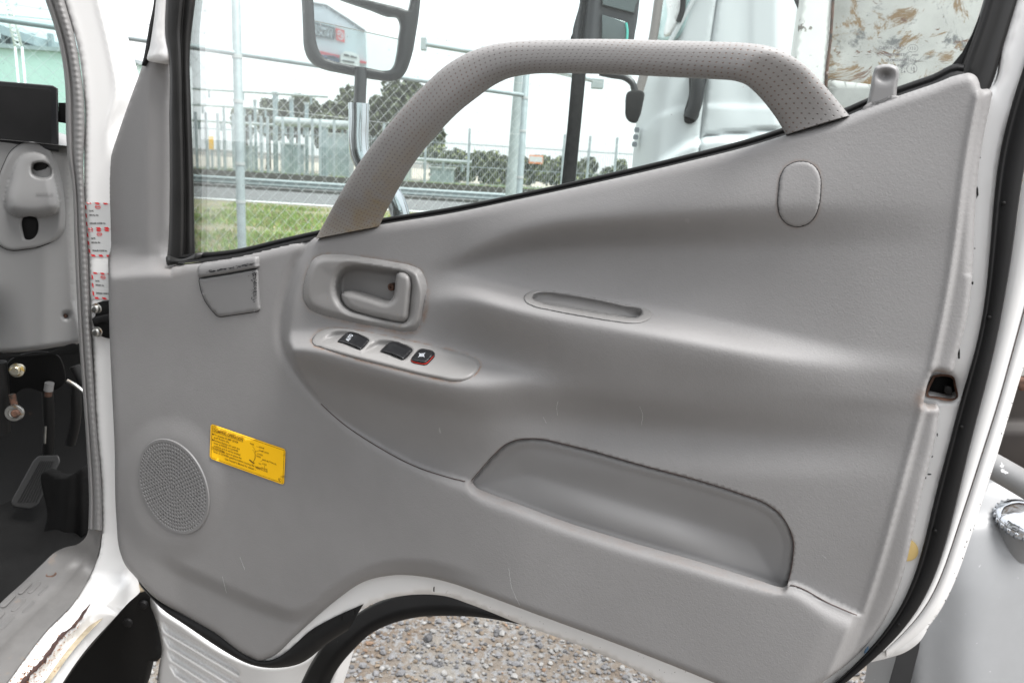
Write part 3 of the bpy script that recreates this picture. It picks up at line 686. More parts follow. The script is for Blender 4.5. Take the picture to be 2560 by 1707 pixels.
# inside handle: bezel with its bowl, screw, L-shaped lever
OPc = crv(OPEN, 6, True)
def Hbez(x, y):
    b = np.full(x.shape, .018); do, _ = dist(x, y, BEZc, True); di, _ = dist(x, y, OPc, True); ins = inside(x, y, OPc)
    crown = b+.0015+.0085*ss(do, 0, 17)-.0015*ss(do, 20, 60)
    t = np.clip(di/16, 0, 1)
    rim = crown-.004*(1-ss(di, 0, 12))
    bowl = rim-.034*ss(di, -4, 20)+.034*float(ss(0, -4, 20))
    return np.where(ins, bowl, rim)
bez = relief('handle_bezel', BEZ, Hbez, M['bezel'], door, creases=[OPEN+OPEN[:1]], step=4.5, bstep=4, skirt=.012)
LEV = [(853, 737), (858, 730), (868, 728), (890, 732), (912, 739), (935, 746), (952, 752), (966, 754), (977, 750), (984, 739), (987, 720), (989, 697), (992, 684), (998, 679), (1008, 679), (1018, 683), (1026, 691), (1029, 704), (1027, 740), (1023, 780), (1020, 797), (1012, 805), (1000, 806), (960, 799), (912, 788), (880, 777), (864, 766), (856, 752)]
LEVc = crv(LEV, 5, True)
def Hlev(x, y):
    d, _ = dist(x, y, LEVc, True); t = np.clip(d/17, 0, 1); return .014+.012*np.sqrt(np.maximum(1-(1-t)**2, 0))+.004*ss(x, 900, 1020)
relief('door_lever', LEV, Hlev, M['bezel'], door, step=3.5, bstep=4, skirt=.010)
cs = DoorP(981., 717., .000); scw = disc_stack('screw', cs, N, [(.0046, -.004), (.0046, .0035), (.0036, .0045), (.0018, .0042), (.0016, .001)], M['rust'], door, 18)

# switch panel with two scoops
QSC = [[(800, 856), (836, 826), (862, 823), (893, 832), (926, 850), (905, 876), (870, 867), (835, 858)], [(905, 882), (944, 849), (968, 848), (1003, 856), (1036, 874), (1012, 903), (978, 893), (942, 884)]]
QC = [crv(q, 5, True) for q in QSC]
def Hsw(x, y):
    b = Hpanel(x, y); do, _ = dist(x, y, SWPc, True); h = b+.0030*ss(do, 0, 7)+.0004
    for q, cx in zip(QC, (845, 952)):
        d, _ = dist(x, y, q, True); ins = inside(x, y, q)
        depth = .0085*ss(d, 0, 15)
        h = np.where(ins, h-depth, h+.0010*np.exp(-(d/4)**2))
    return h
swp = relief('switch_panel', SWP, Hsw, M['switchp'], door, creases=[q+q[:1] for q in QSC], step=4, bstep=4, skirt=.006)
SW1 = rnd([(842, 854), (855, 841), (869, 830), (886, 833), (903, 839), (924, 850), (913, 862), (901, 874), (889, 867), (875, 861), (858, 856)], 3)
SW2 = [(x+106.5, y+24.5) for x, y in SW1]
def sw_base(x, y): return Hpanel(x, y)+.0015+.0035*ss(-(np.abs((x-883-106.5*(x > 940)))-40), 0, 40)
for i, q in enumerate((SW1, SW2)):
    s_ = pad('window_switch', q, sw_base, .0030, M['black'], swp, bev=3, step=3, skirt=.009, sm=False, label=['rocker switch lettered AUTO', 'plain rocker switch'][i])
    if i == 0:
        p = Print([(858, 851), (873, 832), (889, 837), (874, 857)], 10, 4, DoorP, lambda x, y: sw_base(x, y)+.0034)
        p.text('AUTO', 1.2, 2.9, 3.0, .06, stretch=.95); p.build('switch_lettering', M['whiteink'], swp)
B3 = [tuple(q) for q in resample(rnd([(1026, 898), (1048, 872), (1078, 878), (1086, 887), (1064, 910), (1031, 904)], 7), 40, True)]
plate('button_recess', inset(np.array([(x+1, y+2) for x, y in B3]), -2.5), -.004, .0040, M['black'], swp, base=Hpanel, bev=1.)
plate('button_red_edge', inset(np.array([(x+.5, y+1) for x, y in B3]), -.8), .0, .0052, M['red'], swp, base=Hpanel, bev=1.)
lb = pad('window_lock_button', [(x, y-1) for x, y in B3], Hpanel, .0085, M['black'], swp, bev=6, step=3, skirt=.003, label='square black window lock button with red lower edge')
p = Print([(1045, 881), (1066, 879), (1064, 894), (1042, 894)], 10, 8, DoorP, lambda x, y: Hpanel(x, y)+.0090)
p.frame(2.2, 2.0, 7.8, 6.2, .6); p.line(1.2, 1.0, 8.8, 7.2, .5); p.line(8.8, 1.0, 1.2, 7.2, .5); p.ring(5, 4, 2.0, 1.7, .45)
p.build('lock_symbol', M['whiteink'], swp)

# light scratches seen on the trim
mb = MB()
for pts in ([(1395, 1003), (1392, 1018), (1394, 1038)], [(1598, 1015), (1606, 1032), (1604, 1062)], [(1272, 1420), (1280, 1470), (1299, 1512)], [(2053, 1385), (2066, 1395)], [(600, 1392), (612, 1424)], [(556, 1440), (566, 1482)], [(1358, 1042), (1366, 1058)]):
    c_ = crv(pts, 4)+rng.normal(0, .35, (len(crv(pts, 4)), 2)); w_ = rng.uniform(.25, .6, len(c_))
    a_, b_2 = c_+np.stack([w_, 0*w_], -1), c_-np.stack([w_, 0*w_], -1); V_ = np.vstack([DoorP(a_[:, 0], a_[:, 1], Hpanel(a_[:, 0], a_[:, 1])+.0011), DoorP(b_2[:, 0], b_2[:, 1], Hpanel(b_2[:, 0], b_2[:, 1])+.0011)])
    n_ = len(c_); mb.add(V_, [(i, i+1, n_+i+1, n_+i) for i in range(n_-1)])
mb.build('scratch_marks', M['sticker'], door, smooth=False, kind='stuff')
# ash tray with hinged lid
ASH = rnd([(497, 696), (642, 671), (645, 722), (649, 777), (583, 787), (545, 792), (530, 776), (513, 753), (502, 724)], 8)
LID = rnd([(495, 694), (493, 672), (500, 661), (514, 655), (560, 651), (641, 641), (642, 669), (560, 684)], 5)
plate('ashtray_recess', inset(resample(ASH, 120, True), -1.8), -.006, .0012, M['black'], door, base=Hpanel, bev=.5)
ash = pad('ashtray', ASH, Hpanel, .0034, M['plastic'], door, bev=3, step=6, sm=False)
lid = pad('ashtray_lid', LID, Hpanel, .0070, M['plastic'], door, bev=5, step=5, sm=False)
rib2('lid_gap', [(497, 696.5), (560, 687), (600, 680), (641, 672.5)], 3, M['black'], ash, lambda x, y: Hpanel(x, y)+.0040, DoorP)
# scuffed paint on the tray: small dark chips
mb = MB()
for i in range(110):
    v = rng.random(); x = 642-abs(rng.normal(0, 6))-1; y = 680+75*v**1.3; r = rng.uniform(.5, 1.6)
    q = np.array([(x-r, y-r*.8), (x+r*.7, y-r), (x+r, y+r*.6), (x-r*.4, y+r)]); mb.add(DoorP(q[:, 0], q[:, 1], Hpanel(q[:, 0], q[:, 1])+.0040), [(0, 1, 2, 3)])
for i in range(60):
    t = rng.random()**.7; x = 515+120*t; y = 681-21*t+rng.normal(0, 1.2); r = rng.uniform(.6, 1.8)
    q = np.array([(x-r*2, y-r*.5), (x+r*2, y-r*.7), (x+r*1.6, y+r*.5), (x-r*2, y+r*.6)]); mb.add(DoorP(q[:, 0], q[:, 1], Hpanel(q[:, 0], q[:, 1])+.0079), [(0, 1, 2, 3)])
mb.build('paint_chips', M['black'], ash, smooth=False, kind='stuff')

# loudspeaker grille : rings of holes pressed into a round plate
gc = DoorP(SPK[0], SPK[1], .0072)
def PlanePt(u, v, h): return gc+np.multiply.outer(u, U)+np.multiply.outer(v, np.array([0, 0, 1.]))+np.multiply.outer(h, N)
GR_ = float(np.abs((DoorP(433., 1100., .0072)-gc)[2]))*1.0
V = []; E = []; Hh = []; kindv = []
def ringpts(cx, cy, r, n, h, k, rot=0.):
    s = len(V)
    for i in range(n):
        a = 2*math.pi*i/n+rot; V.append((cx+r*math.cos(a), cy+r*math.sin(a))); Hh.append(h); kindv.append(k)
    for i in range(n): E.append((s+i, s+(i+1) % n))
ringpts(0, 0, GR_, 96, 0.0, 0); ringpts(0, 0, GR_*.985, 90, .0018, 0); ringpts(0, 0, GR_*.95, 90, .0018, 0)
nr = 12; pit = GR_*.92/nr
for j in range(1, nr+1):
    r = j*pit-.2*pit; cnt = 6*j
    for i in range(cnt):
        a = 2*math.pi*(i+.5*(j % 2))/cnt; cx, cy = r*math.cos(a), r*math.sin(a)
        ringpts(cx, cy, pit*.42, 8, .0018, 0, a); ringpts(cx, cy, pit*.39, 6, -.0016 if j <= 10 else .0004, 2 if j <= 10 else 1, a)
v2, e2, f2, ov, *_ = delaunay_2d_cdt([Vector(p) for p in V], E, [], 0, 1e-7)
A2 = np.array([tuple(p) for p in v2]); h2 = np.array([Hh[o[0]] if o else .0018 for o in ov]); k2 = np.array([kindv[o[0]] if o else 0 for o in ov])
W = PlanePt(A2[:, 0], A2[:, 1], h2); mi = []
for f in f2: mi.append(1 if all(k2[q] == 2 for q in f) else 0)
obj('speaker_grille', W, f2, None, door, smooth=False, mats=[M['plastic'], M['rustdark']], midx=mi)

# yellow operating label
LQ = [(527, 1059), (714, 1123), (710, 1212), (524, 1145)]
lq = quad(LQ)
def lp(a, b): return [tuple(lq(x, y)) for x, y in zip(a, b)]
rim = [(.02, .0), (.98, .0), (1, .05), (1, .95), (.98, 1), (.02, 1), (0, .95), (0, .05)]
def hl(x, y): return Hpanel(x, y)
lab = relief('warning_label', lp(*zip(*rim)), lambda x, y: Hpanel(x, y)+.0017, M['label'], door, step=9, bstep=5, smooth_out=False)
p = Print(LQ, 190, 88, DoorP, lambda x, y: hl(x, y)+.0021)
p.frame(3, 3, 187, 85, .9); p.frame(5.5, 7, 82, 18, .8)
p.text('DUMPING OPERATION', 8, 16, 9.2, .12, stretch=.78)
for s_, x, y in [('To operate DUMP LEVER', 9, 26), ('push Button (A).', 9, 33), ('Release Button (A) with the', 9, 40.5), ('lever at RAISE or LOWER', 9, 47.5), ('position and it will be locked.', 9, 54.5), ('WARNING', 7, 62), ('Be sure to place the', 33, 62), ('lever in LOWER position before moving the vehicle.', 9, 69.5), ('- See Owner\'s Manual for details. -', 36, 77.5)]:
    p.text(s_, x, y, 6.6, .06, stretch=.88)
p.frame(5.5, 56.3, 31.5, 63.6, .6)
for s_, x, y in [('RAISE', 100, 17), ('LOWER', 122, 18), ('DUMP LEVER', 124, 26), ('LOWER', 119, 36), ('RAISE', 118, 42), ('PUSH BUTTON (A)', 133, 46), ('ON', 124, 59), ('LOCK', 133, 56), ('RELEASE', 131, 67), ('HEAD OF LEVER', 117, 72)]:
    p.text(s_, x, y, 5.2, .04, stretch=.82)
for c_ in ((6.4, 24.2), (6.4, 38.6)): p.ring(c_[0], c_[1], 2.0, 2.0, 1.99)
p.ring(104, 40, 12, 20, .6, a0=-80, a1=60); p.ring(106, 44, 8, 16, .6, a0=-80, a1=70); p.line(104, 58, 116, 60, .7); p.line(100, 56, 112, 62, 3); p.line(113, 32, 124, 25, .6); p.line(129, 50, 136, 44, .6); p.line(116, 17, 121, 17.6, .6); p.line(139, 57, 139, 64, .6)
p.ring(179, 79, 4.2, 4.2, .7); p.text('E', 177, 81, 5, .1)
p.build('label_print', M['ink'], lab)

# ------------------------------------------------------------------ door metalwork
BELTL = BELT[:]
SHELL = [(300, 700), (283, 868), (290, 1046), (300, 1300), (314, 1385), (345, 1440), (383, 1495), (460, 1544), (536, 1587), (612, 1641), (650, 1658), (684, 1653), (715, 1636), (772, 1593), (830, 1560), (887, 1530), (964, 1497), (1048, 1485), (1117, 1490), (1174, 1509), (1300, 1559), (1468, 1620), (1621, 1689), (1659, 1708), (1740, 1745), (1900, 1790), (2010, 1780), (2090, 1712), (2140, 1680), (2200, 1625), (2265, 1545), (2290, 1490), (2327, 1367), (2353, 1222), (2388, 1107), (2412, 1000), (2436, 930), (2458, 868), (2480, 756), (2490, 600), (2498, 500), (2506, 410), (2520, 340), (2545, 270), (2575, 190), (2620, 60), (2660, -60), (2560, -60), (2543, 0), (2510, 110), (2476, 219), (2440, 230), (2380, 225), (2244, 262), (2123, 310), (1900, 380), (1300, 520), (957, 585), (600, 668), (446, 684), (418, 690), (360, 690)]
HOLE = [(2334, 938), (2348, 935), (2386, 944), (2390, 962), (2393, 996), (2382, 1001), (2340, 996), (2316, 990), (2318, 970)]
def Hshell(x, y):
    d, _ = dist(x, y, crv(SHELL, 10, True), True); r = np.clip(1-d/8, 0, 1)
    return -.0135-.0025*r**2-.004*np.exp(-(np.hypot(x-2390, (y-960))/28)**2)
relief('inner_frame', SHELL, Hshell, M['white'], door, holes=[HOLE, [(1150, 1215), (1230, 1110), (1330, 1080), (1600, 1140), (1900, 1230), (2005, 1330), (1990, 1500), (1600, 1400), (1300, 1300)], [(760, 650), (900, 640), (1060, 680), (1050, 830), (860, 800), (760, 760)]], step=16, bstep=8, skirt=.045)
# latch hole box
loft('latch_cavity', [(HOLE+[HOLE[0]], -.0085), (inset(HOLE+[HOLE[0]], 5), -.012), (inset(HOLE+[HOLE[0]], 7), -.045)], M['rust'], door, n=40)
box_q = DoorP(np.array([2345., 2388., 2388., 2345.]), np.array([945., 950., 1000., 995.]), -.040)
plate('latch_plate', [(2318, 930), (2396, 940), (2400, 1008), (2305, 1000)], -.046, -.040, M['cabblack'], door, bev=1, smooth_out=False)
plate('latch_claw', [(2362, 965), (2377, 966), (2380, 986), (2363, 985)], -.035, -.014, M['cabblack'], door, bev=2)
# outer skin edge with a rust-brown seam, seen beyond the rubber
SEALL = [(2650, -90), (2600, 50), (2560, 161), (2521, 286), (2498, 366), (2489, 429), (2483, 536), (2476, 600), (2465, 756), (2445, 868), (2418, 948), (2402, 979), (2382, 1082), (2355, 1180), (2338, 1222), (2312, 1367), (2273, 1490), (2250, 1539), (2185, 1616), (2090, 1707), (1990, 1790)]
SEALR = [(2740, -60), (2670, 80), (2630, 180), (2575, 330), (2556, 430), (2546, 500), (2538, 560), (2532, 640), (2512, 734), (2485, 890), (2462, 975), (2440, 1046), (2415, 1150), (2400, 1225), (2384, 1279), (2346, 1432), (2312, 1513), (2262, 1578), (2204, 1639), (2109, 1704), (2010, 1800)]
def mixl(a, b, t): return [tuple(np.array(p)*(1-t)+np.array(q)*t) for p, q in zip(resample(crv(a, 6), 60), resample(crv(b, 6), 60))]
sa, sb = smo(SEALL, 4), smo(SEALR, 4)
loft('door_seal', [(mixl(sa, sb, -.01), -.019), (mixl(sa, sb, .0), -.007), (mixl(sa, sb, .12), -.003), (mixl(sa, sb, .20), -.0035), (mixl(sa, sb, .26), -.007), (mixl(sa, sb, .36), -.004), (mixl(sa, sb, .7), -.0035), (mixl(sa, sb, .96), -.0045), (mixl(sa, sb, 1.0), -.008), (mixl(sa, sb, 1.02), -.024)], M['rubber'], door, n=90)
SEAM = [(2760, 100), (2680, 330), (2610, 590), (2560, 774), (2520, 920), (2485, 1046), (2457, 1107), (2427, 1225), (2396, 1320), (2365, 1410), (2335, 1490), (2300, 1536), (2240, 1600), (2216, 1622)]
SEAM = [(2760, 100), (2680, 330), (2610, 590), (2560, 774), (2520, 920), (2485, 1046), (2457, 1125), (2427, 1225), (2396, 1310), (2362, 1420), (2335, 1490), (2300, 1543), (2262, 1582), (2216, 1622)]
OUTER = [(2880, 100), (2760, 380), (2665, 620), (2610, 770), (2560, 912), (2521, 1046), (2503, 1107), (2472, 1203), (2426, 1344), (2388, 1459), (2358, 1524), (2300, 1601), (2260, 1630), (2216, 1645)]
SR2 = [(2690, 20), (2600, 250), (2560, 430), (2532, 620), (2505, 780), (2470, 930), (2435, 1046), (2412, 1140), (2392, 1225), (2370, 1330), (2335, 1432), (2300, 1513), (2252, 1578), (2195, 1636)]
SEAM, OUTER, SR2 = smo(SEAM, 3.5), smo(OUTER, 3.5), smo(SR2, 3.5)
loft('outer_skin_edge', [(SR2, -.022), (mixl(SR2, SEAM, .3), -.018), (mixl(SR2, SEAM, .93), -.020), (SEAM, -.023), (mixl(SEAM, OUTER, .05), -.020), (mixl(SEAM, OUTER, .5), -.021), (mixl(SEAM, OUTER, .93), -.027), (OUTER, -.033), (mixl(SEAM, OUTER, .98), -.05)], M['white'], door, n=90)
sm = mixl(SEAM, OUTER, .0)
sm_a = np.array(mixl(SR2, SEAM, .99)); sm_b = np.array(mixl(SEAM, OUTER, .035))
loft('seam_rust', [(sm_a, -.0215), (sm_b, -.0205)], M['rust'], door, n=90, lin=True)
relief('lower_skin_corner', [(2330, 1520), (2300, 1602), (2262, 1630), (2216, 1645), (2150, 1665), (2120, 1690), (2190, 1620), (2250, 1560)], lambda x, y: -.026+0*x, M['white'], door, step=20, skirt=.03)
# paint chips on the white edges (dark specks)
mb = MB()
def chip(x, y, rx, ry, h, P=DoorP):
    n = 7; a = np.linspace(0, 2*math.pi, n, endpoint=False)+rng.random(); k = rng.uniform(.6, 1.2, n)
    px, py = x+rx*k*np.cos(a), y+ry*k*np.sin(a); mb.add(P(px, py, h), [tuple(range(n))])
for x, y, rx, ry in [(2443, 482, 3.5, 17), (2451, 395, 2, 2), (2431, 708, 3, 6), (2436, 621, 3, 1.5), (2397, 885, 3, 17), (2343, 1087, 1.5, 7), (2331, 1141, 2, 2), (2324, 1185, 5, 2.5), (2314, 1194, 2, 3), (2195, 1611, 4, 3), (2330, 1142, 2, 2)]:
    chip(x, y, rx, ry, -.0038)
OE = resample(crv(OUTER, 6), 400)
for i in range(60):
    q = OE[int(rng.integers(110, 380))]; chip(q[0]-abs(rng.normal(0, 3)), q[1]+rng.normal(0, 3), rng.uniform(.5, 1.8), rng.uniform(.5, 2.6), -.0205-.004)
for i in range(24): t = rng.random(); chip(1100+700*t+rng.normal(0, 8), 1475+235*t+rng.normal(0, 8), rng.uniform(.4, 1.2), rng.uniform(.4, 1.2), -.0045)
for x, y, a_ in [(1085, 1473, 0), (887, 1528, 0), (855, 1543, 0)]: chip(x, y, 2, 8, -.0045)
mb.build('paint_chips', M['cabblack'], door, smooth=False, kind='stuff')
# seal studs
for x, y in [(2509, 508), (2473, 793), (2404, 1067), (2338, 1326), (2246, 1560)]:
    disc_stack('seal_stud', DoorP(float(x), float(y), -.0035), N, [(.0016, -.002), (.0016, .0008), (.001, .0012)], M['cabblack'], door, 10)
# cream plug and bluish chip showing by the trim edge
disc_stack('rubber_plug', DoorP(2262., 1373., -.0125), N, [(.0115, -.002), (.0115, .001), (.010, .0015), (.004, .0018)], M['orangepl'], door, 28)
plate('rubber_bung', [(2160, 1628), (2172, 1614), (2171, 1622), (2160, 1634)], -.006, -.001, mat('dark_blue_chip', (.03, .07, .12), .4), door, bev=1)
# rubber under the door edge
LOW = [(340, 1440), (383, 1493), (460, 1542), (536, 1585), (612, 1639), (650, 1656), (684, 1652), (715, 1636), (772, 1593), (830, 1558), (900, 1524)]
LOWO = [(352, 1466), (367, 1482), (402, 1520), (459, 1559), (574, 1635), (610, 1655), (651, 1667), (700, 1669), (753, 1658), (818, 1608), (870, 1575)]
LOW, LOWO = smo(LOW, 2.2), smo(LOWO, 2.2)
loft('lower_seal', [(mixl(LOW, LOWO, -.3), -.012), (LOW, -.0105), (mixl(LOW, LOWO, .3), -.007), (mixl(LOW, LOWO, .8), -.010), (LOWO, -.018), (mixl(LOW, LOWO, .9), -.04)], M['rubber'], door, n=80)

# ------------------------------------------------------------------ window
GLASS = [(480, -80), (468, 150), (474, 400), (480, 640), (600, 655), (957, 580), (1300, 515), (1900, 375), (2244, 255), (2420, 195), (2420, 130), (2480, -80)]
gl = plate('window_glass', GLASS, -.036, -.031, M['glass'], door, bev=1, smooth_out=False)
# belt seals
def off(l, dy): return [(x, y+dy(x) if callable(dy) else y+dy) for x, y in l]
BB = [(446, 656)]+BELT[2:17]+[(2410, 188)]
th = lambda x: np.interp(x, [440, 600, 1300, 1900, 2244, 2420], [-19, -17, -15, -20, -24, -26])
loft('belt_seal', [(off(BB, lambda x: 4), -.004), (off(BB, lambda x: .12*th(x)), -.006), (off(BB, lambda x: .35*th(x)), -.016), (off(BB, lambda x: .55*th(x)), -.012), (off(BB, lambda x: .9*th(x)), -.015), (off(BB, lambda x: th(x)), -.021), (off(BB, lambda x: .9*th(x)), -.030)], M['rubber'], door, n=120)
RUN_L = [(417, -80), (412, 0), (411, 89), (421, 146), (423, 300), (424, 480), (421, 600), (416, 662)]
RUN_R = [(500, -80), (489, 0), (475, 134), (478, 268), (481, 360), (484, 446), (486, 560), (488, 636)]
loft('window_channel', [(mixl(RUN_L, RUN_R, 0), -.016), (mixl(RUN_L, RUN_R, .05), -.010), (mixl(RUN_L, RUN_R, .15), -.009), (mixl(RUN_L, RUN_R, .45), -.013), (mixl(RUN_L, RUN_R, .58), -.015), (mixl(RUN_L, RUN_R, .60), -.022), (mixl(RUN_L, RUN_R, .68), -.024), (mixl(RUN_L, RUN_R, .72), -.020), (mixl(RUN_L, RUN_R, .95), -.024), (mixl(RUN_L, RUN_R, 1.), -.034)], M['rubber_dirty'], door, n=60)
relief('channel_foot', [(416, 640), (440, 648), (478, 640), (492, 632), (494, 646), (470, 656), (436, 661), (420, 664)], lambda x, y: -.006+0*x, M['rubber_dirty'], door, step=12, skirt=.02)
relief('front_frame', [(395, -80), (420, -80), (413, 0), (410, 89), (413, 150), (368, 150), (374, 120), (390, 0)], lambda x, y: -.010+0*x, M['white'], door, step=20, skirt=.03)
relief('front_frame_seal', [(380, -80), (398, -80), (395, 0), (380, 90), (368, 150), (355, 165), (360, 140), (374, 60), (385, 0)], lambda x, y: -.018+0*x, M['rubber'], door, step=20, skirt=.03)
UR_L = [(2485, -80), (2463, 0), (2436, 85), (2405, 165), (2396, 190)]
UR_R = [(2570, -80), (2543, 0), (2510, 108), (2476, 219), (2470, 232)]
loft('rear_window_channel', [(mixl(UR_L, UR_R, -.05), -.034), (mixl(UR_L, UR_R, .0), -.022), (mixl(UR_L, UR_R, .12), -.018), (mixl(UR_L, UR_R, .16), -.023), (mixl(UR_L, UR_R, .3), -.016), (mixl(UR_L, UR_R, .85), -.013), (mixl(UR_L, UR_R, 1.), -.015), (mixl(UR_L, UR_R, 1.01), -.03)], M['rubber_dirty'], door, n=40)
plate('channel_corner', [(2448, 40), (2436, 85), (2405, 165), (2396, 172), (2340, 189), (2375, 168), (2405, 132), (2430, 85)], -.0305, -.024, M['rubber'], door, bev=1, smooth_out=False)
# etched marks on the glass (read from outside, so mirrored here)
EQ = [(2180, 106), (2300, 106), (2300, 196), (2180, 196)]
p = Print(EQ, 120, 90, DoorP, -.0305)
p.text('FUYAO', 51, 18, 11, .1, True, .95); p.text('TEMPERED', 82, 34, 9, .1, True, 1.25); p.text('E000001', 116, 34, 6, .05, True, .85)
p.text('DOT459AS2M53S', 110, 48, 9.5, .12, True, 1.05); p.text('43R-001574', 80, 62, 9.5, .12, True, 1.2); p.text('4-2', 84, 77, 9, .1, True)
p.ring(102, 15.5, 13.5, 10, .9); [p.ring(99+6*k, 15.5, 3.6, 4.6, 1.4, a0=-70, a1=70) for k in (-1, 0, 1)]
for a_, b_ in (((52, 14.5), (68, 5)), ((68, 5), (84, 14.5)), ((84, 14.5), (68, 25)), ((68, 25), (52, 14.5))): p.line(*a_, *b_, 1.)
for k in (0, 1, 2): p.line(62+4*k, 11, 65+4*k, 18, 2)
p.ring(99.5, 66, 13.5, 12.5, 1.1); p.text('E1', 107, 71, 13, .15, True, .9)
p.build('glass_marking', M['greyink'], gl)
# lock peg on the belt
PEG = [(2168, 268), (2174, 230), (2185, 176), (2188, 168), (2197, 164), (2236, 164), (2244, 168), (2247, 176), (2243, 215), (2238, 250)]
pc = np.array([2214., 185.])
def Hpeg(x, y):
    c = crv(PEG, 6, True); d, _ = dist(x, y, c, True); t = np.clip(d/9, 0, 1)
    return .004+.008*np.sqrt(np.maximum(1-(1-t)**2, 0))-.007*np.exp(-(np.hypot((x-2212)/17, (y-190)/13))**2)
relief('lock_peg', PEG, Hpeg, M['plastic'], door, step=4, bstep=4, skirt=.012)
relief('lock_peg_base', [(2157, 280), (2158, 268), (2166, 261), (2200, 251), (2236, 239), (2246, 240), (2250, 250), (2200, 268)], lambda x, y: .012+0*x, M['trim'], door, step=6, skirt=.01)

# ------------------------------------------------------------------ grab handle
GO = [(792, 597), (820, 548), (850, 495), (912, 397), (979, 312), (1069, 214), (1136, 156), (1203, 123), (1250, 111), (1300, 105), (1400, 101), (1512, 100), (1691, 104), (1800, 107), (1880, 111), (1925, 118), (1965, 133), (2010, 162), (2045, 196), (2085, 242), (2124, 290)]
GI = [(945, 567), (958, 536), (978, 496), (1002, 451), (1046, 384), (1091, 330), (1136, 283), (1180, 247), (1225, 214), (1262, 196), (1310, 186), (1400, 183), (1512, 185), (1691, 193), (1790, 198), (1835, 202), (1862, 211), (1888, 232), (1915, 262), (1943, 300), (1965, 338)]
n = 150
go, gi = rc(GO, 400), rc(GI, 400)
# pair the two edges by their control points so that sections stay square to the bar
def param(P):
    c = crv(P, 4); s = np.concatenate([[0], np.cumsum(np.linalg.norm(np.diff(c, axis=0), axis=1))]); k = [s[np.argmin(np.hypot(*(c-np.array(q)).T))] for q in P]
    t = np.linspace(0, len(P)-1, n); ss_ = np.interp(t, range(len(P)), k); return np.stack([np.interp(ss_, s, c[:, 0]), np.interp(ss_, s, c[:, 1])], -1)
go, gi = param(GO), param(GI)
tt = np.linspace(0, 1, n); hh = .012+.040*ss(tt, 0, .30)*(1-ss(tt, .74, 1.0))
po = DoorP(go[:, 0], go[:, 1], hh); pi_ = DoorP(gi[:, 0], gi[:, 1], hh)
cen = (po+pi_)/2; hw = np.linalg.norm(po-pi_, axis=1)/2; ax = (po-pi_)/2
seg = 40; V = []; UV = []; DI = []
Ls = np.concatenate([[0], np.cumsum(np.linalg.norm(np.diff(cen, axis=0), axis=1))])
a_ = np.linspace(-math.pi*.5, math.pi*1.5, seg+1)
for i in range(n):
    dep = np.interp(tt[i], [0, .12, .3, .75, .92, 1], [.010, .015, .017, .017, .014, .010])
    s = 0; prev = None
    for a in a_:
        ca, sa_ = math.sin(a), math.cos(a)      # start on the hidden back
        ex = .72
        u_ = math.copysign(abs(math.cos(a))**ex, math.cos(a)); v_ = math.copysign(abs(math.sin(a))**ex, math.sin(a))
        pnt = cen[i]+ax[i]*u_+N*dep*v_
        if prev is not None: s += np.linalg.norm(pnt-prev)
        prev = pnt; V.append(pnt); UV.append((Ls[i], s))
        DI.append(max(0, (1-tt[i]/.30))*(.2+.8*(u_ < -.25))*.9+.25*(tt[i] < .1))
    m0 = np.mean([UV[-k-1][1] for k in range(seg+1)])
F = [(i*(seg+1)+k, i*(seg+1)+k+1, (i+1)*(seg+1)+k+1, (i+1)*(seg+1)+k) for i in range(n-1) for k in range(seg)]
F += [tuple(range(seg))[::-1], tuple((n-1)*(seg+1)+k for k in range(seg))]
UV = np.array(UV).reshape(n, seg+1, 2); UV[:, :, 1] -= UV[:, seg//2, 1][:, None]; UV = UV.reshape(-1, 2)
sharp(obj('grab_handle', V, F, M['perf'], door, uv=UV, attr=dict(dirt=np.clip(DI, 0, 1))), 60)

# ------------------------------------------------------------------ side mirror outside the glass
MC = np.array([895., 70.]); MD = 1.28
md0 = rays(895., 70.); mc = CAM+md0*(MD/ md0[1])
din = md0/np.linalg.norm(md0); rout = np.array([.36, -.93, .034]); rout /= np.linalg.norm(rout)
MN = rout-din; MN /= np.linalg.norm(MN)
MirP = PlaneP(mc, MN)
MH = [(748, -60), (755, 0), (758, 67), (762, 120), (768, 138), (790, 162), (817, 173), (850, 180), (884, 187), (951, 199), (984, 202), (1002, 196), (1015, 180), (1024, 158), (1031, 134), (1040, 85), (1045, 54), (1051, 0), (1054, -60), (1040, -110), (900, -150), (770, -120)]
MG = [(776, -40), (783, 0), (787, 67), (790, 100), (797, 125), (808, 142), (830, 152), (858, 159), (924, 171), (967, 177), (980, 174), (990, 162), (996, 140), (1002, 94), (1004, 50), (1000, 42), (976, 38), (930, 21), (868, 0), (820, -18)]
MG2 = [(860, -30), (870, -14), (930, 3), (1000, 20), (1024, 26), (1030, 10), (1032, -40), (1020, -90), (880, -110)]
mir = relief('mirror_housing', MH, lambda x, y: (lambda do, di: .006-.016*np.clip(1-do/16, 0, 1)**2*.6-.004*np.exp(-(di/4)**2))(dist(x, y, crv(MH, 8, True), True)[0], dist(x, y, crv(MG, 8, True), True)[0]), mat('mirror_black', (.006, .0065, .007), .4, spec=.3), door, P=MirP, holes=[MG, MG2], step=9, bstep=5, skirt=.05, _n=MN)
relief('mirror_back', inset(crv(MH, 8, True), 3), lambda x, y: -.040+0*x, M['black'], mir, P=MirP, step=25, skirt=.01, _n=MN)
mgl = relief('mirror_pane', inset(crv(MG, 6, True), -3), lambda x, y: -.016+0*x, M['mirror'], mir, P=MirP, step=30, smooth_out=True)
relief('wide_angle_pane', inset(crv(MG2, 6, True), -3), lambda x, y: -.012+0*x, M['mirror'], mir, P=MirP, step=30)
YM = YP(1.28)
st = YM(np.array([901., 902., 900., 899.]), np.array([170., 195., 240., 275.]))
tube('mirror_stem', st, .0100, M['black'], door)
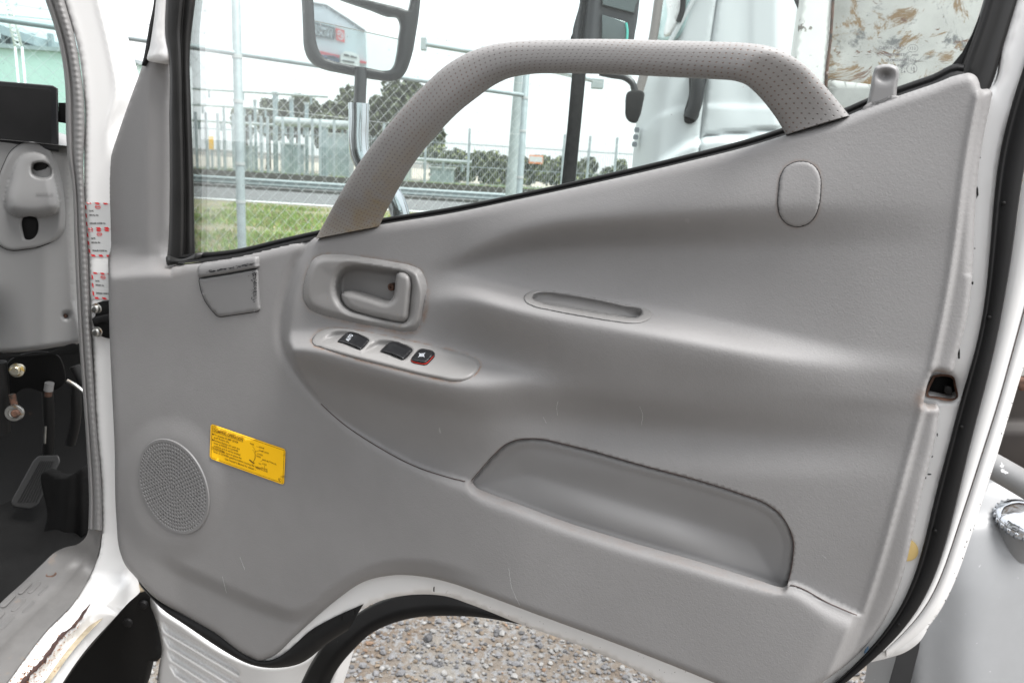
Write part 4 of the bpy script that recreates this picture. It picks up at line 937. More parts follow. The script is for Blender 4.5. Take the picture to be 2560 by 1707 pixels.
mpth = crv([(897, 262), (897, 300), (896, 350), (900, 385), (915, 415), (940, 445), (975, 480), (996, 520), (1004, 565), (1008, 620)], 12)
tube('mirror_arm', YM(mpth[:, 0], mpth[:, 1]), .0168, M['chrome'], door, seg=24)
tube('arm_collar', YM(np.array([897., 897.]), np.array([259., 275.])), .0176, M['chrome'], door, seg=24)

# ================================================================== CAB THE DOOR HANGS ON
cab = thing('truck_cab', 'white truck cab beside the open door, with grey dash side and dark footwell', 'truck cab', tuple(SillP(285., 1440.)))
XH = float(SillP(285., 900.)[0])                   # x of the hinge line
PIL = [(140, -90), (161, 0), (196, 129), (208, 220), (212, 268), (210, 402), (211, 491), (219, 625), (223, 734), (232, 912), (241, 1091), (250, 1184), (253, 1260), (254, 1321), (246, 1383), (222, 1440), (191, 1494), (115, 1575), (15, 1707), (-40, 1780), (60, 1790), (109, 1707), (182, 1607), (239, 1546), (291, 1491), (326, 1457), (332, 1441), (334, 1380), (330, 1000), (330, 700), (345, 300), (333, 196), (312, 112), (281, 0), (262, -90)]
WLs = 0; PLL = crv(PIL[:20], 8); PLR = crv(PIL[20:], 8)
PILc = crv(PIL, 10, True)
CRK = crv([(228, 1505), (210, 1530), (186, 1562), (159, 1585), (120, 1635), (62, 1700), (10, 1770)], 8)
MIDL = crv([(225, -90), (246, 0), (277, 130), (292, 230), (268, 330), (262, 400)], 8)
def Hpil(x, y):
    dl, _ = dist(x, y, PLL); dr, _ = dist(x, y, PLR); dm, sm_ = dist(x, y, MIDL); dc, sc_ = dist(x, y, CRK)
    h = -.012*np.clip(1-dr/26, 0, 1)**2*(y < 1520)-.006*np.clip(1-dl/10, 0, 1)**2*(y < 1330)
    up = (1-ss(y, 260, 420))
    h = h-up*(.030*ss(-sm_*dm, -4, 60))+up*.003*np.exp(-(dm/7)**2)
    low = ss(y, 1500, 1570)
    return h-low*.03*ss(-sc_*dc, -2, 30)
relief('door_pillar', PIL, Hpil, M['white'], cab, P=SillP, step=9, bstep=8, skirt=.05, _n=np.array([0, -.7, .7]))
# rust along the split sill seam
ca = resample(CRK, 90); V = []; k = len(ca)
t_ = np.gradient(ca, axis=0); t_ /= np.linalg.norm(t_, axis=1)[:, None]; nn = np.stack([-t_[:, 1], t_[:, 0]], -1)
wd = np.interp(np.arange(k), [0, 8, 45, 90], [1, 6, 10, 17]); ja = wd*(.5+.35*_sm(rng.normal(0, 1, k), 1)); jb = wd*(.5+.35*_sm(rng.normal(0, 1, k), 1))
a = ca+nn*ja[:, None]; b = ca-nn*jb[:, None]
def ribbon(name, a, b, h, m, parent, P): 
    n_ = len(a); V = np.vstack([P(a[:, 0], a[:, 1], h if np.isscalar(h) else h(a[:, 0], a[:, 1])), P(b[:, 0], b[:, 1], h if np.isscalar(h) else h(b[:, 0], b[:, 1]))])
    return obj(name, V, [(i, i+1, n_+i+1, n_+i) for i in range(n_-1)], m, parent)
relief('rusted_seam', np.vstack([a, b[::-1]]), lambda x, y: Hpil(x, y)+.0022, M['rustdark'], cab, P=SillP, step=5, bstep=5, smooth_out=False)
mb = MB()
for i in range(420):
    t = rng.random()**.6; q = ca[int(t*(k-1))]; s_ = rng.choice([-1, 1]); o_ = abs(rng.normal(0, 1))*(4+26*t)*(1 if s_ < 0 else .5)
    e = q+nn[int(t*(k-1))]*o_*s_
    chip(e[0], e[1], rng.uniform(.6, 3*t+1), rng.uniform(.6, 2*t+1), float(Hpil(np.array([e[0]]), np.array([e[1]]))[0])+.0014, SillP)
for i in range(40):
    t = .5+.5*rng.random(); q = PLL[int((.62+.37*t)*(len(PLL)-1))]; chip(q[0]+abs(rng.normal(0, 3)), q[1]+rng.normal(0, 2), rng.uniform(.5, 2.2), rng.uniform(.5, 2), .0005, SillP)
mb.build('rust_flakes', mat('orange_rust', (.30, .13, .05), .8, var=.5, vs=90), cab, smooth=False, kind='stuff')
# underside lip of the sill with old sealant
lipa = np.array(rc([(326, 1444), (300, 1478), (245, 1536), (186, 1598), (114, 1696), (70, 1760)], 50)); lipb = lipa+np.array([9, 12])
ribbon('sill_lip', lipa, lipb, -.03, mat('old_sealant', (.40, .34, .24), .7, var=.4, vs=40), cab, SillP)

# ribbed weatherstrip round the opening
WL = [(92, -80), (115, 0), (130, 43), (152, 121), (165, 217), (167, 325), (172, 402), (179, 440), (187, 601), (194, 756), (200, 865), (210, 1002), (219, 1136), (224, 1270), (222, 1322)]
WR = [(140, -80), (160, 0), (186, 91), (199, 163), (211, 271), (211, 340), (208, 407), (212, 508), (219, 625), (223, 734), (232, 912), (243, 1091), (252, 1184), (255, 1260), (256, 1325)]
nW = 700; wl_, wr_ = np.array(smo(WL, 28, nW)), np.array(smo(WR, 28, nW))
WJ = YP(JY-.004); rows = []; prof = [(-.05, -.03), (0, -.012), (.06, .0), (.16, .004), (.26, .002), (.32, -.006), (.38, .003), (.5, .012), (.62, .015), (.75, .015), (.88, .010), (.97, .002), (1.02, -.01)]
sl_ = np.concatenate([[0], np.cumsum(np.hypot(*np.diff(wl_, axis=0).T))])
G = []
for t, h in prof:
    p = wl_*(1-t)+wr_*t; rib = (.0006*np.sin(sl_*math.pi/15.)**2)*(t > .4)*(t < .9)
    G.append(WJ(p[:, 0], p[:, 1], h+rib))
V = np.vstack(G); obj('weatherstrip', V, [(j*nW+i, j*nW+i+1, (j+1)*nW+i+1, (j+1)*nW+i) for j in range(len(prof)-1) for i in range(nW-1)], M['weather'], cab)

# dash side with its fluid reservoir cover
DY = 1.31; DPl = YP(DY)
DASH = [(-120, 275), (-40, 288), (0, 298), (60, 311), (110, 326), (150, 339), (168, 347), (172, 380), (174, 470), (180, 600), (188, 740), (197, 858), (150, 866), (70, 878), (20, 882), (-40, 880), (-120, 870)]
DSc = crv(DASH, 8, True)
def Hdash(x, y):
    d, _ = dist(x, y, DSc, True); yt = np.interp(x, [-120, 0, 60, 110, 168], [275, 298, 311, 326, 347])
    h = -.045*(1-ss(y-yt, 0, 55))**1.5-.022*ss(x, 100, 185)
    h = h-.07*ss(y, 700, 890)*(1-ss(x, -60, 70))-.012*np.clip(1-d/10, 0, 1)**2
    dd = np.hypot(x-167, (y-788))
    return h-.010*(1-ss(dd, 7, 12))
def Hcov(x, y): return Hdash(x, y)
relief('dash_side', DASH, Hdash, M['cabplastic'], cab, P=DPl, step=7, bstep=7, skirt=.03, _n=np.array([0, -1, 0]))
COV = [(-14, 520), (-10, 470), (8, 415), (28, 378), (52, 360), (75, 355), (105, 361), (120, 368), (130, 385), (141, 430), (150, 490), (153, 550), (150, 577), (138, 598), (110, 613), (60, 623), (25, 625), (3, 616), (-8, 600), (-14, 560)]
BUL = [(12, 505), (24, 450), (38, 408), (60, 385), (100, 380), (117, 388), (131, 420), (142, 465), (149, 500), (150, 520), (140, 535), (118, 542), (90, 546), (55, 545), (28, 538), (15, 526)]
SL1 = [(79, 409), (124, 411), (130, 442), (122, 447), (88, 446), (78, 438)]; SL2 = [(54, 545), (90, 545), (91, 588), (84, 596), (58, 597), (54, 585)]
CVc, BLc = crv(COV, 6, True), crv(BUL, 6, True); S1c, S2c = crv(SL1, 4, True), crv(SL2, 4, True)
def Hc(x, y):
    b = -.008*ss(x, 60, 150)-.002*(1-ss(y, 355, 400)); dc, _ = dist(x, y, CVc, True); db, _ = dist(x, y, BLc, True)
    h = b+.004+.002*ss(dc, 0, 6)+np.where(inside(x, y, BLc), .026*np.sqrt(np.clip(1-(1-np.clip(db/30, 0, 1))**2, 0, 1))*(.35+.65*ss(y, 390, 520)), 0)
    d1, _ = dist(x, y, S1c, True); h = h-np.where(inside(x, y, S1c), .020*ss(d1, 0, 9), 0)
    return h
cov = relief('reservoir_cover', COV, Hc, M['cabplastic'], cab, P=DPl, holes=[SL2], creases=[BUL+BUL[:1], SL1+SL1[:1]], step=4, bstep=4, skirt=.012, _n=np.array([0, -1, 0]))
loft('slot_wall', [(SL2+SL2[:1], .004), (SL2+SL2[:1], -.025)], M['cabplastic'], cov, P=DPl, n=30, lin=True)
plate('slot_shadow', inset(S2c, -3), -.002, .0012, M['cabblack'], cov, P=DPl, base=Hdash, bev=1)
plate('slot_insert', [(84, 414), (121, 415), (123, 422), (83, 421)], .0, .004, M['cabblack'], cov, P=DPl, bev=1, base=Hc)
groove2 = ribbon('cover_gap', np.vstack([inset(CVc, -1.6), inset(CVc, -1.6)[:1]]), np.vstack([inset(CVc, .8), inset(CVc, .8)[:1]]), lambda x, y: Hdash(x, y)+.002, M['cabblack'], cab, DPl)
p = Print([(90, 478), (146, 480), (146, 494), (90, 492)], 56, 14, DPl, lambda x, y: Hc(x, y)+.0012)
p.text('BRAKE FLUID', 0, 11, 12, .2, stretch=.62); p.build('embossed_lettering', M['plastic'], cov)
disc_stack('recessed_screw', DPl(165., 789., -.03), (0, -1, 0), [(.004, 0), (.004, .004), (.002, .006)], M['rust'], cab, 12)

# stickers on the pillar
for i, (q, dx) in enumerate([([(211, 505), (275, 508), (278, 573), (215, 574)], 0), ([(215, 575), (278, 574), (282, 643), (223, 641)], 0), ([(228, 680), (284, 684), (290, 750), (232, 747)], 0)]):
    st_ = relief('service_sticker', q, lambda x, y: Hpil(x, y)+.0010, M['sticker'], cab, P=SillP, step=7, bstep=5, smooth_out=False, _n=np.array([0, -1, 0]), label=['topmost silver sticker with red dashed border', 'middle silver sticker with red dashed border', 'lowest silver sticker with red dashed border'][i])
    pr = Print(q, 62, 66, SillP, lambda x, y: Hpil(x, y)+.0016); pb = Print(q, 62, 66, SillP, lambda x, y: Hpil(x, y)+.0016)
    for k in range(4):
        for yy in ((0, 4), (61, 66)):
            x0 = 4+20*k; pr.poly([(x0, yy[0]), (x0+10, yy[0]), (x0+14, yy[1]), (x0+4, yy[1])])
        if k < 3: y0 = 6+20*k; pr.poly([(0, y0), (4, y0+3), (4.5, y0+13), (.5, y0+10)])
    pr.ring(32, 11, 7, 5, 1.1); pr.rect(27, 10, 37, 12)
    pb.text('DATE', 10, 23, 5.5, .15, stretch=.8); pb.text('RECALL No.', 10, 33, 5.5, .15, stretch=.8); pb.text('DEALER CODE No.', 10, 53, 5.5, .15, stretch=.85)
    pr.build('red_print', M['redink'], st_); pb.build('black_print', M['cabblack'], st_)
# hinge
hg = plate('door_hinge', [(236, 762), (246, 756), (300, 757), (300, 843), (262, 844), (250, 838), (240, 826), (232, 806), (230, 798), (238, 790)], .0, .012, M['cabblack'], cab, P=SillP, bev=3)
plate('hinge_knuckle', [(232, 796), (250, 789), (300, 792), (300, 806), (250, 806), (236, 810)], .0, .020, M['rubber'], hg, P=SillP, bev=5)
for x, y in ((242, 771), (244, 829)):
    disc_stack('hinge_bolt', SillP(float(x), float(y), .011), (0, -1, 0), [(.0085, 0), (.0085, .001), (.0072, .0016), (.0066, .0016), (.0066, .006), (.005, .0076), (.003, .008)], M['steel'], hg, 18)

# sill tread plate
TA = [(-60, 1585), (0, 1510), (60, 1455), (105, 1412), (140, 1380), (165, 1368), (195, 1360), (216, 1340), (222, 1322)]
TB = [(-60, 1690), (0, 1623), (91, 1532), (159, 1468), (205, 1408), (228, 1370), (238, 1322)]
TC = [(-60, 1795), (12, 1709), (113, 1577), (190, 1496), (222, 1441), (247, 1384), (256, 1322)]
def Psill(px, py, h=0.): return PlaneP((0, 0, ZS), (0, 0, 1))(px, py, h)
def PT(px, py, h=0.):
    d = rays(px, py); tY = (JY+.0-.0)/d[..., 1]; tz = (ZS+np.asarray(h)-CZ)/d[..., 2]; k = .05; m = np.minimum(tY, tz); dd = np.maximum(k-np.abs(tY-tz), 0); return CAM+d*(m-dd*dd/(4*k))[..., None]
trd = loft('tread_plate', [(mixl(TA, TB, -.02), .005), (TA, .018), (mixl(TA, TB, .5), .020), (mixl(TA, TB, .93), .020), (mixl(TA, TB, 1), .016), (mixl(TB, TC, .5), .008), (mixl(TB, TC, .97), .0042), (mixl(TB, TC, 1.04), .0035), (mixl(TB, TC, 1.06), -.02)], M['sillplastic'], cab, P=PT, n=90)
disc_stack('tread_screw', PT(128., 1437., .019), (0, 0, 1), [(.009, -.002), (.009, .001), (.0075, .002), (.003, .0012)], M['rust'], trd, 18)
for i, (x, y, sc) in enumerate([(62, 1455+15, 1), (86, 1468, 1), (108, 1476, .8), (20, 1500+2, 1.1), (46, 1512, 1.1), (72, 1517, 1), (-8, 1545, 1.2), (16, 1556, 1.2)]):
    c_ = [(x+14*sc, y-17*sc), (x+18*sc, y-12*sc), (x-6*sc, y+13*sc), (x-16*sc, y+15*sc), (x-18*sc, y+10*sc), (x+4*sc, y-15*sc)]
    plate('tread_pad', rnd(c_, 5), .014, .0208, M['sillplastic'], trd, P=PT, bev=2, smooth_out=False)

# footwell: firewall, floor mat, pedal, bits of linkage
fw = loft('firewall', [([(-260, 800), (260, 800)], 0.), ([(-260, 1130), (260, 1130)], 0.), ([(-260, 1300), (260, 1300)], .12)], M['cabblack'], cab, P=YP(1.62), n=8, lin=True)
fm = YP(1.5)
relief('floor_mat', [(-200, 1280), (0, 1262), (60, 1235), (110, 1215), (160, 1232), (206, 1245), (224, 1300), (222, 1340), (195, 1366), (150, 1384), (105, 1420), (60, 1462), (0, 1520), (-200, 1750)], lambda x, y: .012*np.sin((x-120)/23.)*np.exp(-((x-160)/60)**2)-.015*ss(y, 1500, 1350), M['matblack'], cab, P=PlaneP((0, 1.25, ZS-.01), (0, -.10, 1)), step=12, _n=np.array([0, 0, 1]))
relief('mat_upstand', [(110, 1180), (160, 1195), (210, 1170), (226, 1260), (222, 1320), (206, 1340), (150, 1384), (100, 1400), (118, 1290)], lambda x, y: .02*np.exp(-((x-165-(1300-y)*.1)/22)**2)+.012*np.exp(-((x-205)/10)**2), M['matblack'], cab, P=YP(1.36), step=8, skirt=.02, _n=np.array([0, -1, 0]))
PEDY = PlaneP((-.7, 1.38, .95), (0.1, -1, .55))
ped = plate('brake_pedal', rnd([(96, 1139), (146, 1137), (151, 1153), (95, 1262), (76, 1273), (33, 1267), (27, 1254), (84, 1150)], 6), -.012, .004, mat('worn_pedal_rubber', (.011, .011, .011), .5), cab, P=PEDY, bev=4, smooth_out=False)
for k in range(7):
    x0 = 108+k*5.0; plate('pedal_rib', [(x0-8, 1152), (x0-5.4, 1152), (x0-62+k*2.5, 1255), (x0-65+k*2.5, 1255)], .003, .0062, M['rubber'], ped, P=PEDY, bev=.8, smooth_out=False)
def tb(name, pts, Y, r, m, par=cab, **kw):
    c_ = crv(pts, 10); return tube(name, YP(Y)(c_[:, 0], c_[:, 1]), r, m, par, **kw)
tb('pedal_arm', [(118, 960), (122, 1050), (120, 1140)], 1.5, .011, M['cabblack']); tb('pedal_arm', [(190, 960), (188, 1060), (176, 1110)], 1.5, .010, M['cabblack'])
tb('steel_strut', [(112, 1108), (114, 1066)], 1.46, .002, M['steel']); tb('linkage_rod', [(168, 952), (188, 963), (214, 985)], 1.40, .004, M['steel']); tb('linkage_rod', [(186, 915), (204, 950), (214, 975)], 1.44, .010, M['rubber'])
tb('steering_shroud', [(-10, 905), (-2, 1000), (0, 1080)], 1.36, .018, M['cabblack'])
plate('column_bracket', [(20, 905), (150, 893), (160, 960), (120, 980), (60, 970), (20, 1000)], .0, .01, M['cabblack'], cab, P=YP(1.42), bev=4)
plate('bracket_edge', [(-60, 884), (40, 887), (120, 880), (196, 866), (198, 872), (120, 886), (40, 893), (-60, 890)], 0, .004, M['cabblack'], cab, P=YP(1.30), bev=1)
disc_stack('flange_bolt', YP(1.33)(43., 925.), (.25, -1, .1), [(.0, -.012), (.0105, -.010), (.0105, 0), (.013, .001), (.013, .003), (.0085, .004), (.0085, .012), (.007, .0135)], mat('zinc_bolt', (.50, .48, .40), .35, .9, spots=((.4, .28, .08), 120, .5, .1)), cab, 6*3)
disc_stack('eye_ring', YP(1.34)(36., 1032.), (.3, -1, .1), [(.016, -.004), (.0165, .0), (.015, .003), (.0105, .003), (.010, -.002)], M['steel'], cab, 24)
disc_stack('eye_pin', YP(1.335)(38., 1034.), (.3, -1, .1), [(.008, -.004), (.008, .0), (.005, .003)], M['rust'], cab, 16)
tb('eye_link', [(30, 985), (36, 1012)], 1.35, .006, M['rust']); tb('white_cap', [(124, 957), (121, 976)], 1.40, .0085, M['cabplastic']); tb('cap_tip', [(121, 978), (121, 990)], 1.40, .0065, M['rust'])
plate('rust_spot', [(190, 1188), (212, 1184), (218, 1190), (196, 1194)], 0, .003, M['rust'], cab, P=YP(1.40), bev=1)

# rest of the cab, beyond the picture: roof, rear wall, far side (they shade the footwell and the door)
X0 = XH-.12
box('roof_panel', (X0-1.6, X0-.02, -.55, 1.35, 2.62, 2.68), M['whiteclean'], cab)
box('rear_wall', (X0-1.6, X0, -.60, -.55, ZS-.1, 2.62), M['cabplastic'], cab)
box('cab_floor', (X0-1.6, X0-.05, -.55, 1.62, ZS-.16, ZS-.10), M['cabblack'], cab)
box('far_side', (X0-1.65, X0-1.6, -.60, 1.62, ZS-.1, 1.75), M['whiteclean'], cab)
plate('seat_cushion', [(-2400, 1500), (-1700, 1500), (-1700, 1900), (-2400, 1900)], 0, .4, M['rubber'], cab, P=YP(.9), bev=20) if False else None
box('seat_base', (X0-.75, X0-.2, -.2, .35, ZS-.1, ZS+.30), M['rubber'], cab); box('seat_cushion', (X0-.75, X0-.2, -.22, .38, ZS+.30, ZS+.44), M['matblack'], cab); box('seat_back', (X0-.75, X0-.2, -.34, -.22, ZS+.40, ZS+1.05), M['matblack'], cab)
box('tipper_bed_blocker', (X0-1.75, X0+.02, -4.6, -.75, ZS+.05, ZS+1.15), M['cabplastic'], cab)  # bed behind the cab, out of view, added to block low sky light
gs = YP(1.66)
plate('windscreen', [(-500, -300), (240, -300), (235, 200), (228, 420), (-500, 330)], 0, .005, M['screen'], cab, P=gs, bev=1, smooth_out=False)
loft('dash_top', [([(-500, 300), (240, 372)], 0.), ([(-500, 290), (240, 362)], -.35)], M['cabplastic'], cab, P=YP(1.30), n=8, lin=True)

# lower front corner of the cab: ribbed panel, wheel-arch flare, black inner guard
FPl = PlaneP(DoorP(560., 1600., -.13), N)
FEND = [(355, 1470), (367, 1480), (402, 1518), (459, 1557), (574, 1632), (651, 1660), (700, 1660), (753, 1648), (830, 1590), (880, 1560), (860, 1640), (800, 1790), (400, 1790), (392, 1707), (398, 1660), (404, 1625), (400, 1590), (383, 1530)]
FEc = crv(FEND, 10, True)
LV = [rnd([(398+8*k, 1546+35*k), (598+6*k, 1668+38*k), (602+6*k, 1692+38*k), (411+8*k, 1580+35*k)], 9) for k in range(4)]
LVc = [resample(q, 100, True) for q in LV]
LV = [q.tolist() for q in LVc]
def Hfen(x, y):
    d, _ = dist(x, y, FEc, True); h = -.008*np.clip(1-d/12, 0, 1)**2
    h = h-.05*np.clip((402-x)/30, 0, 1)**2-.03*ss(x, 640, 860)
    for q in LVc:
        dq, _ = dist(x, y, q, True); h = h+np.where(inside(x, y, q), -.009*ss(dq, 0, 7), .0)
    return h
relief('corner_panel', FEND, Hfen, M['white'], cab, P=FPl, step=5, bstep=5, skirt=.03)
APl = PlaneP(DoorP(900., 1560., -.10), N)
FLt = [(752, 1722), (785, 1655), (818, 1608), (850, 1578), (900, 1535), (970, 1500), (1048, 1483), (1120, 1480), (1210, 1505), (1320, 1555)]
FLb = [(820, 1722), (832, 1692), (845, 1670), (887, 1620), (925, 1585), (983, 1557), (1040, 1543), (1117, 1539), (1193, 1542), (1312, 1562)]
loft('arch_flare', [(mixl(FLt, FLb, -.1), -.03), (FLt, .0), (mixl(FLt, FLb, .45), .004), (mixl(FLt, FLb, .55), .010), (mixl(FLt, FLb, .95), .006), (FLb, -.004), (mixl(FLt, FLb, .97), -.06)], M['rubber'], cab, P=APl, n=80)
GPl = YP(1.34)
relief('inner_guard', [(296, 1474), (330, 1472), (372, 1474), (385, 1520), (400, 1600), (404, 1640), (392, 1652), (372, 1652), (366, 1680), (352, 1730), (100, 1760), (60, 1780), (109, 1707), (182, 1600), (239, 1540)], lambda x, y: .01*np.sin(x/40)+0*x, M['cabblack'], cab, P=GPl, step=14, skirt=.03, _n=np.array([0, -1, 0]))
tb('chassis_rail', [(300, 1480), (240, 1555), (170, 1640), (110, 1730)], 1.20, .022, mat('grimy_black_steel', (.03, .03, .03), .5, var=.5, vs=25, spots=((.14, .13, .12), 30, .6, .1)))
for x, y, r in ((360, 1509, .0095), (322, 1553, .0105)): disc_stack('guard_button', GPl(float(x), float(y), .006), (0, -1, 0), [(r, 0), (r, .004), (r*.8, .007), (r*.4, .008)], M['rubber'], cab, 18)
disc_stack('rail_bolt', YP(1.17)(218., 1598.), (.5, -1, .1), [(.010, 0), (.010, .003), (.006, .004), (.006, .012)], M['rust'], cab, 14)
relief('sealant_patch', [(318, 1470), (333, 1442), (342, 1446), (358, 1464), (364, 1474), (340, 1480)], lambda x, y: 0*x, mat('dirty_sealant', (.45, .38, .27), .7, var=.5, vs=50, bump=.5, bs=100, bd=.002), cab, P=YP(1.22), step=7, skirt=.01, _n=np.array([0, -1, 0]))

# screen standing on the dash
mon = thing('dash_screen', 'flat black screen standing on the dash behind the windscreen', 'screen', tuple(YP(1.30)(60., 330.)))
plate('screen_case', [(-160, 188), (0, 203), (132, 214), (145, 222), (147, 340), (147, 380), (-160, 340)], -.03, .0, M['black'], mon, P=YP(1.31), bev=6, smooth_out=False)
plate('screen_face', [(-160, 199), (0, 214), (122, 224), (128, 232), (128, 360), (-160, 330)], .0002, .0008, M['rubber'], mon, P=YP(1.31), bev=1, smooth_out=False)
plate('screen_arm', [(146, 257), (185, 258), (185, 312), (146, 306)], -.03, -.01, M['cabblack'], mon, P=YP(1.31), bev=3, smooth_out=False)

# ================================================================== GROUND AND ROAD
def sheet(name, x0, x1, y0, y1, z, m, kind='structure', nx=2, ny=2):
    gx, gy = np.meshgrid(np.linspace(x0, x1, nx), np.linspace(y0, y1, ny)); V = np.stack([gx.ravel(), gy.ravel(), np.full(gx.size, z)], -1)
    return obj(name, V, [(j*nx+i, j*nx+i+1, (j+1)*nx+i+1, (j+1)*nx+i) for j in range(ny-1) for i in range(nx-1)], m, None, kind=kind)
gravelm = mat('gravel_ground', (.15, .14, .125), .9, var=.5, vs=3, bump=1., bs=45, bd=.02, col2=(.115, .085, .06), spots=((.19, .19, .19), 30, .50, .08))
sheet('ground', -400, 400, -120, 900, 0, gravelm)
vergem = mat('verge_soil', (.20, .165, .11), .95, var=.4, vs=.9, bump=.6, bs=12, bd=.05, col2=(.13, .15, .06))
sheet('verge', -60, 60, 8.5, 25.2, .01, vergem)
sheet('road', -160, 160, 25.2, 43.9, .015, mat('asphalt', (.12, .12, .122), .9, var=.15, vs=2))
sheet('road_edge_line', -160, 160, 25.6, 25.95, .019, mat('white_road_paint', (.78, .78, .76), .7, var=.1))
sheet('far_verge', -160, 160, 43.9, 62, .012, mat('far_grass', (.16, .24, .06), .95, var=.4, vs=.5, col2=(.20, .19, .10)))
sheet('yard_gravel', -160, 160, 62, 160, .016, mat('pale_yard_gravel', (.36, .32, .27), .95, var=.2, vs=.4))
# loose stones under the door
def ico():
    t = (1+5**.5)/2; v = np.array([(-1, t, 0), (1, t, 0), (-1, -t, 0), (1, -t, 0), (0, -1, t), (0, 1, t), (0, -1, -t), (0, 1, -t), (t, 0, -1), (t, 0, 1), (-t, 0, -1), (-t, 0, 1)])/math.hypot(1, t)
    f = [(0, 11, 5), (0, 5, 1), (0, 1, 7), (0, 7, 10), (0, 10, 11), (1, 5, 9), (5, 11, 4), (11, 10, 2), (10, 7, 6), (7, 1, 8), (3, 9, 4), (3, 4, 2), (3, 2, 6), (3, 6, 8), (3, 8, 9), (4, 9, 5), (2, 4, 11), (6, 2, 10), (8, 6, 7), (9, 8, 1)]
    return v, np.array(f)
iv, if_ = ico()
NS = 38000
sx = rng.uniform(-1.7, 2.2, NS); sy = 1.4+4.2*rng.random(NS)**1.1; sr = np.exp(rng.normal(-5.2, .42, NS)).clip(.0025, .022)
base_ = iv[None]*(1+rng.uniform(-.28, .28, (NS, 12, 1)))*sr[:, None, None]*np.stack([rng.uniform(.8, 1.3, NS), rng.uniform(.8, 1.3, NS), rng.uniform(.45, .8, NS)], -1)[:, None, :]
an = rng.uniform(0, 6.28, NS); c_, s_ = np.cos(an)[:, None], np.sin(an)[:, None]
bx = base_[..., 0]*c_-base_[..., 1]*s_; by = base_[..., 0]*s_+base_[..., 1]*c_
SV = np.stack([bx+sx[:, None], by+sy[:, None], base_[..., 2]+sr[:, None]*.3+.002], -1).reshape(-1, 3)
SF = (if_[None]+np.arange(NS)[:, None, None]*12).reshape(-1, 3)
mi = np.repeat(rng.choice(5, NS, p=[.38, .27, .17, .15, .03]), 20)
obj('gravel', SV, SF.tolist(), None, None, smooth=False, kind='stuff', mats=[mat('grey_stone', (.15, .15, .155), .85, vs=60, var=.3), mat('pale_stone', (.24, .237, .23), .85, vs=60, var=.3), mat('tan_stone', (.17, .135, .10), .85, vs=60, var=.3), mat('dark_stone', (.08, .08, .083), .8, vs=60, var=.3), mat('orange_stone', (.20, .13, .085), .85, vs=60, var=.3)], midx=mi)
# grass on the verge
def blades(name, x0, x1, y0, y1, n, hmin, hmax, wdt, m, dens=None):
    X = rng.uniform(x0, x1, n*3); Y = rng.uniform(y0, y1, n*3)
    g = np.sin(X*1.3+Y*.5)+np.sin(X*.55-Y*1.1+1)+np.sin(X*.21+Y*2.3); k = rng.random(n*3) < ss(g, -1.4, 1.6)
    X, Y = X[k][:n], Y[k][:n]; n = len(X); h = rng.uniform(hmin, hmax, n); a = rng.uniform(0, 6.28, n); lx, ly = rng.normal(0, .35, n)*h, rng.normal(0, .35, n)*h
    dx, dy = np.cos(a)*wdt, np.sin(a)*wdt
    V = np.stack([np.stack([X-dx, Y-dy, 0*X+.01], -1), np.stack([X+dx, Y+dy, 0*X+.01], -1), np.stack([X+lx*.4+dx*.7, Y+ly*.4+dy*.7, h*.6], -1), np.stack([X+lx, Y+ly, h], -1), np.stack([X+lx*.4-dx*.7, Y+ly*.4-dy*.7, h*.6], -1)], 1).reshape(-1, 3)
    F = [(i*5, i*5+1, i*5+2, i*5+3, i*5+4) for i in range(n)]
    return obj(name, V, F, None, None, smooth=False, kind='stuff', mats=[mat(name+'_green', (.16, .27, .05), .7, var=.4, vs=1), mat(name+'_bright', (.24, .33, .07), .7, var=.3, vs=1), mat(name+'_straw', (.36, .30, .15), .8, var=.3, vs=1)], midx=rng.choice(3, n, p=[.5, .25, .25]))
blades('grass', -9, -1, 9, 23.5, 24000, .04, .17, .014, None)
blades('verge_grass', -24, 10, 44.3, 58, 14000, .1, .4, .04, None)

# ================================================================== ROADSIDE
FO = np.array([-2.23, 5.3]); FD = np.array([.742, .67])
def fp(s, z): q = FO+FD*s; return np.array([q[0], q[1], z])
fen = thing('chain_link_fence', 'galvanised chain link fence with barbed wire just beyond the door window', 'fence', tuple(fp(0, 0)))
for s in (-3.6, .255, 2.98, 5.7, 8.4):
    zt = 2.80 if s < 2 else 2.66
    po_ = tube('fence_post', [fp(s, 0), fp(s, zt-.01), fp(s, zt)], [.031, .031, .024], M['galv'], fen, seg=16)
    for z in (.9, 1.35, 1.62, 2.05, 2.35, zt-.05): tube('post_clamp', [fp(s, z-.012), fp(s, z+.012)], .0345, M['wire'], po_, seg=16)
tube('stay_post', [fp(-.42, 0), fp(-.42, 1.46), fp(-.42, 1.47)], [.03, .03, .02], M['galv'], fen)
tube('top_rail', [fp(-5, 2.37), fp(2.98, 2.37)], .020, M['galv'], fen, seg=10)
mb = MB(); pit_ = .095; H0, H1 = .05, 2.34
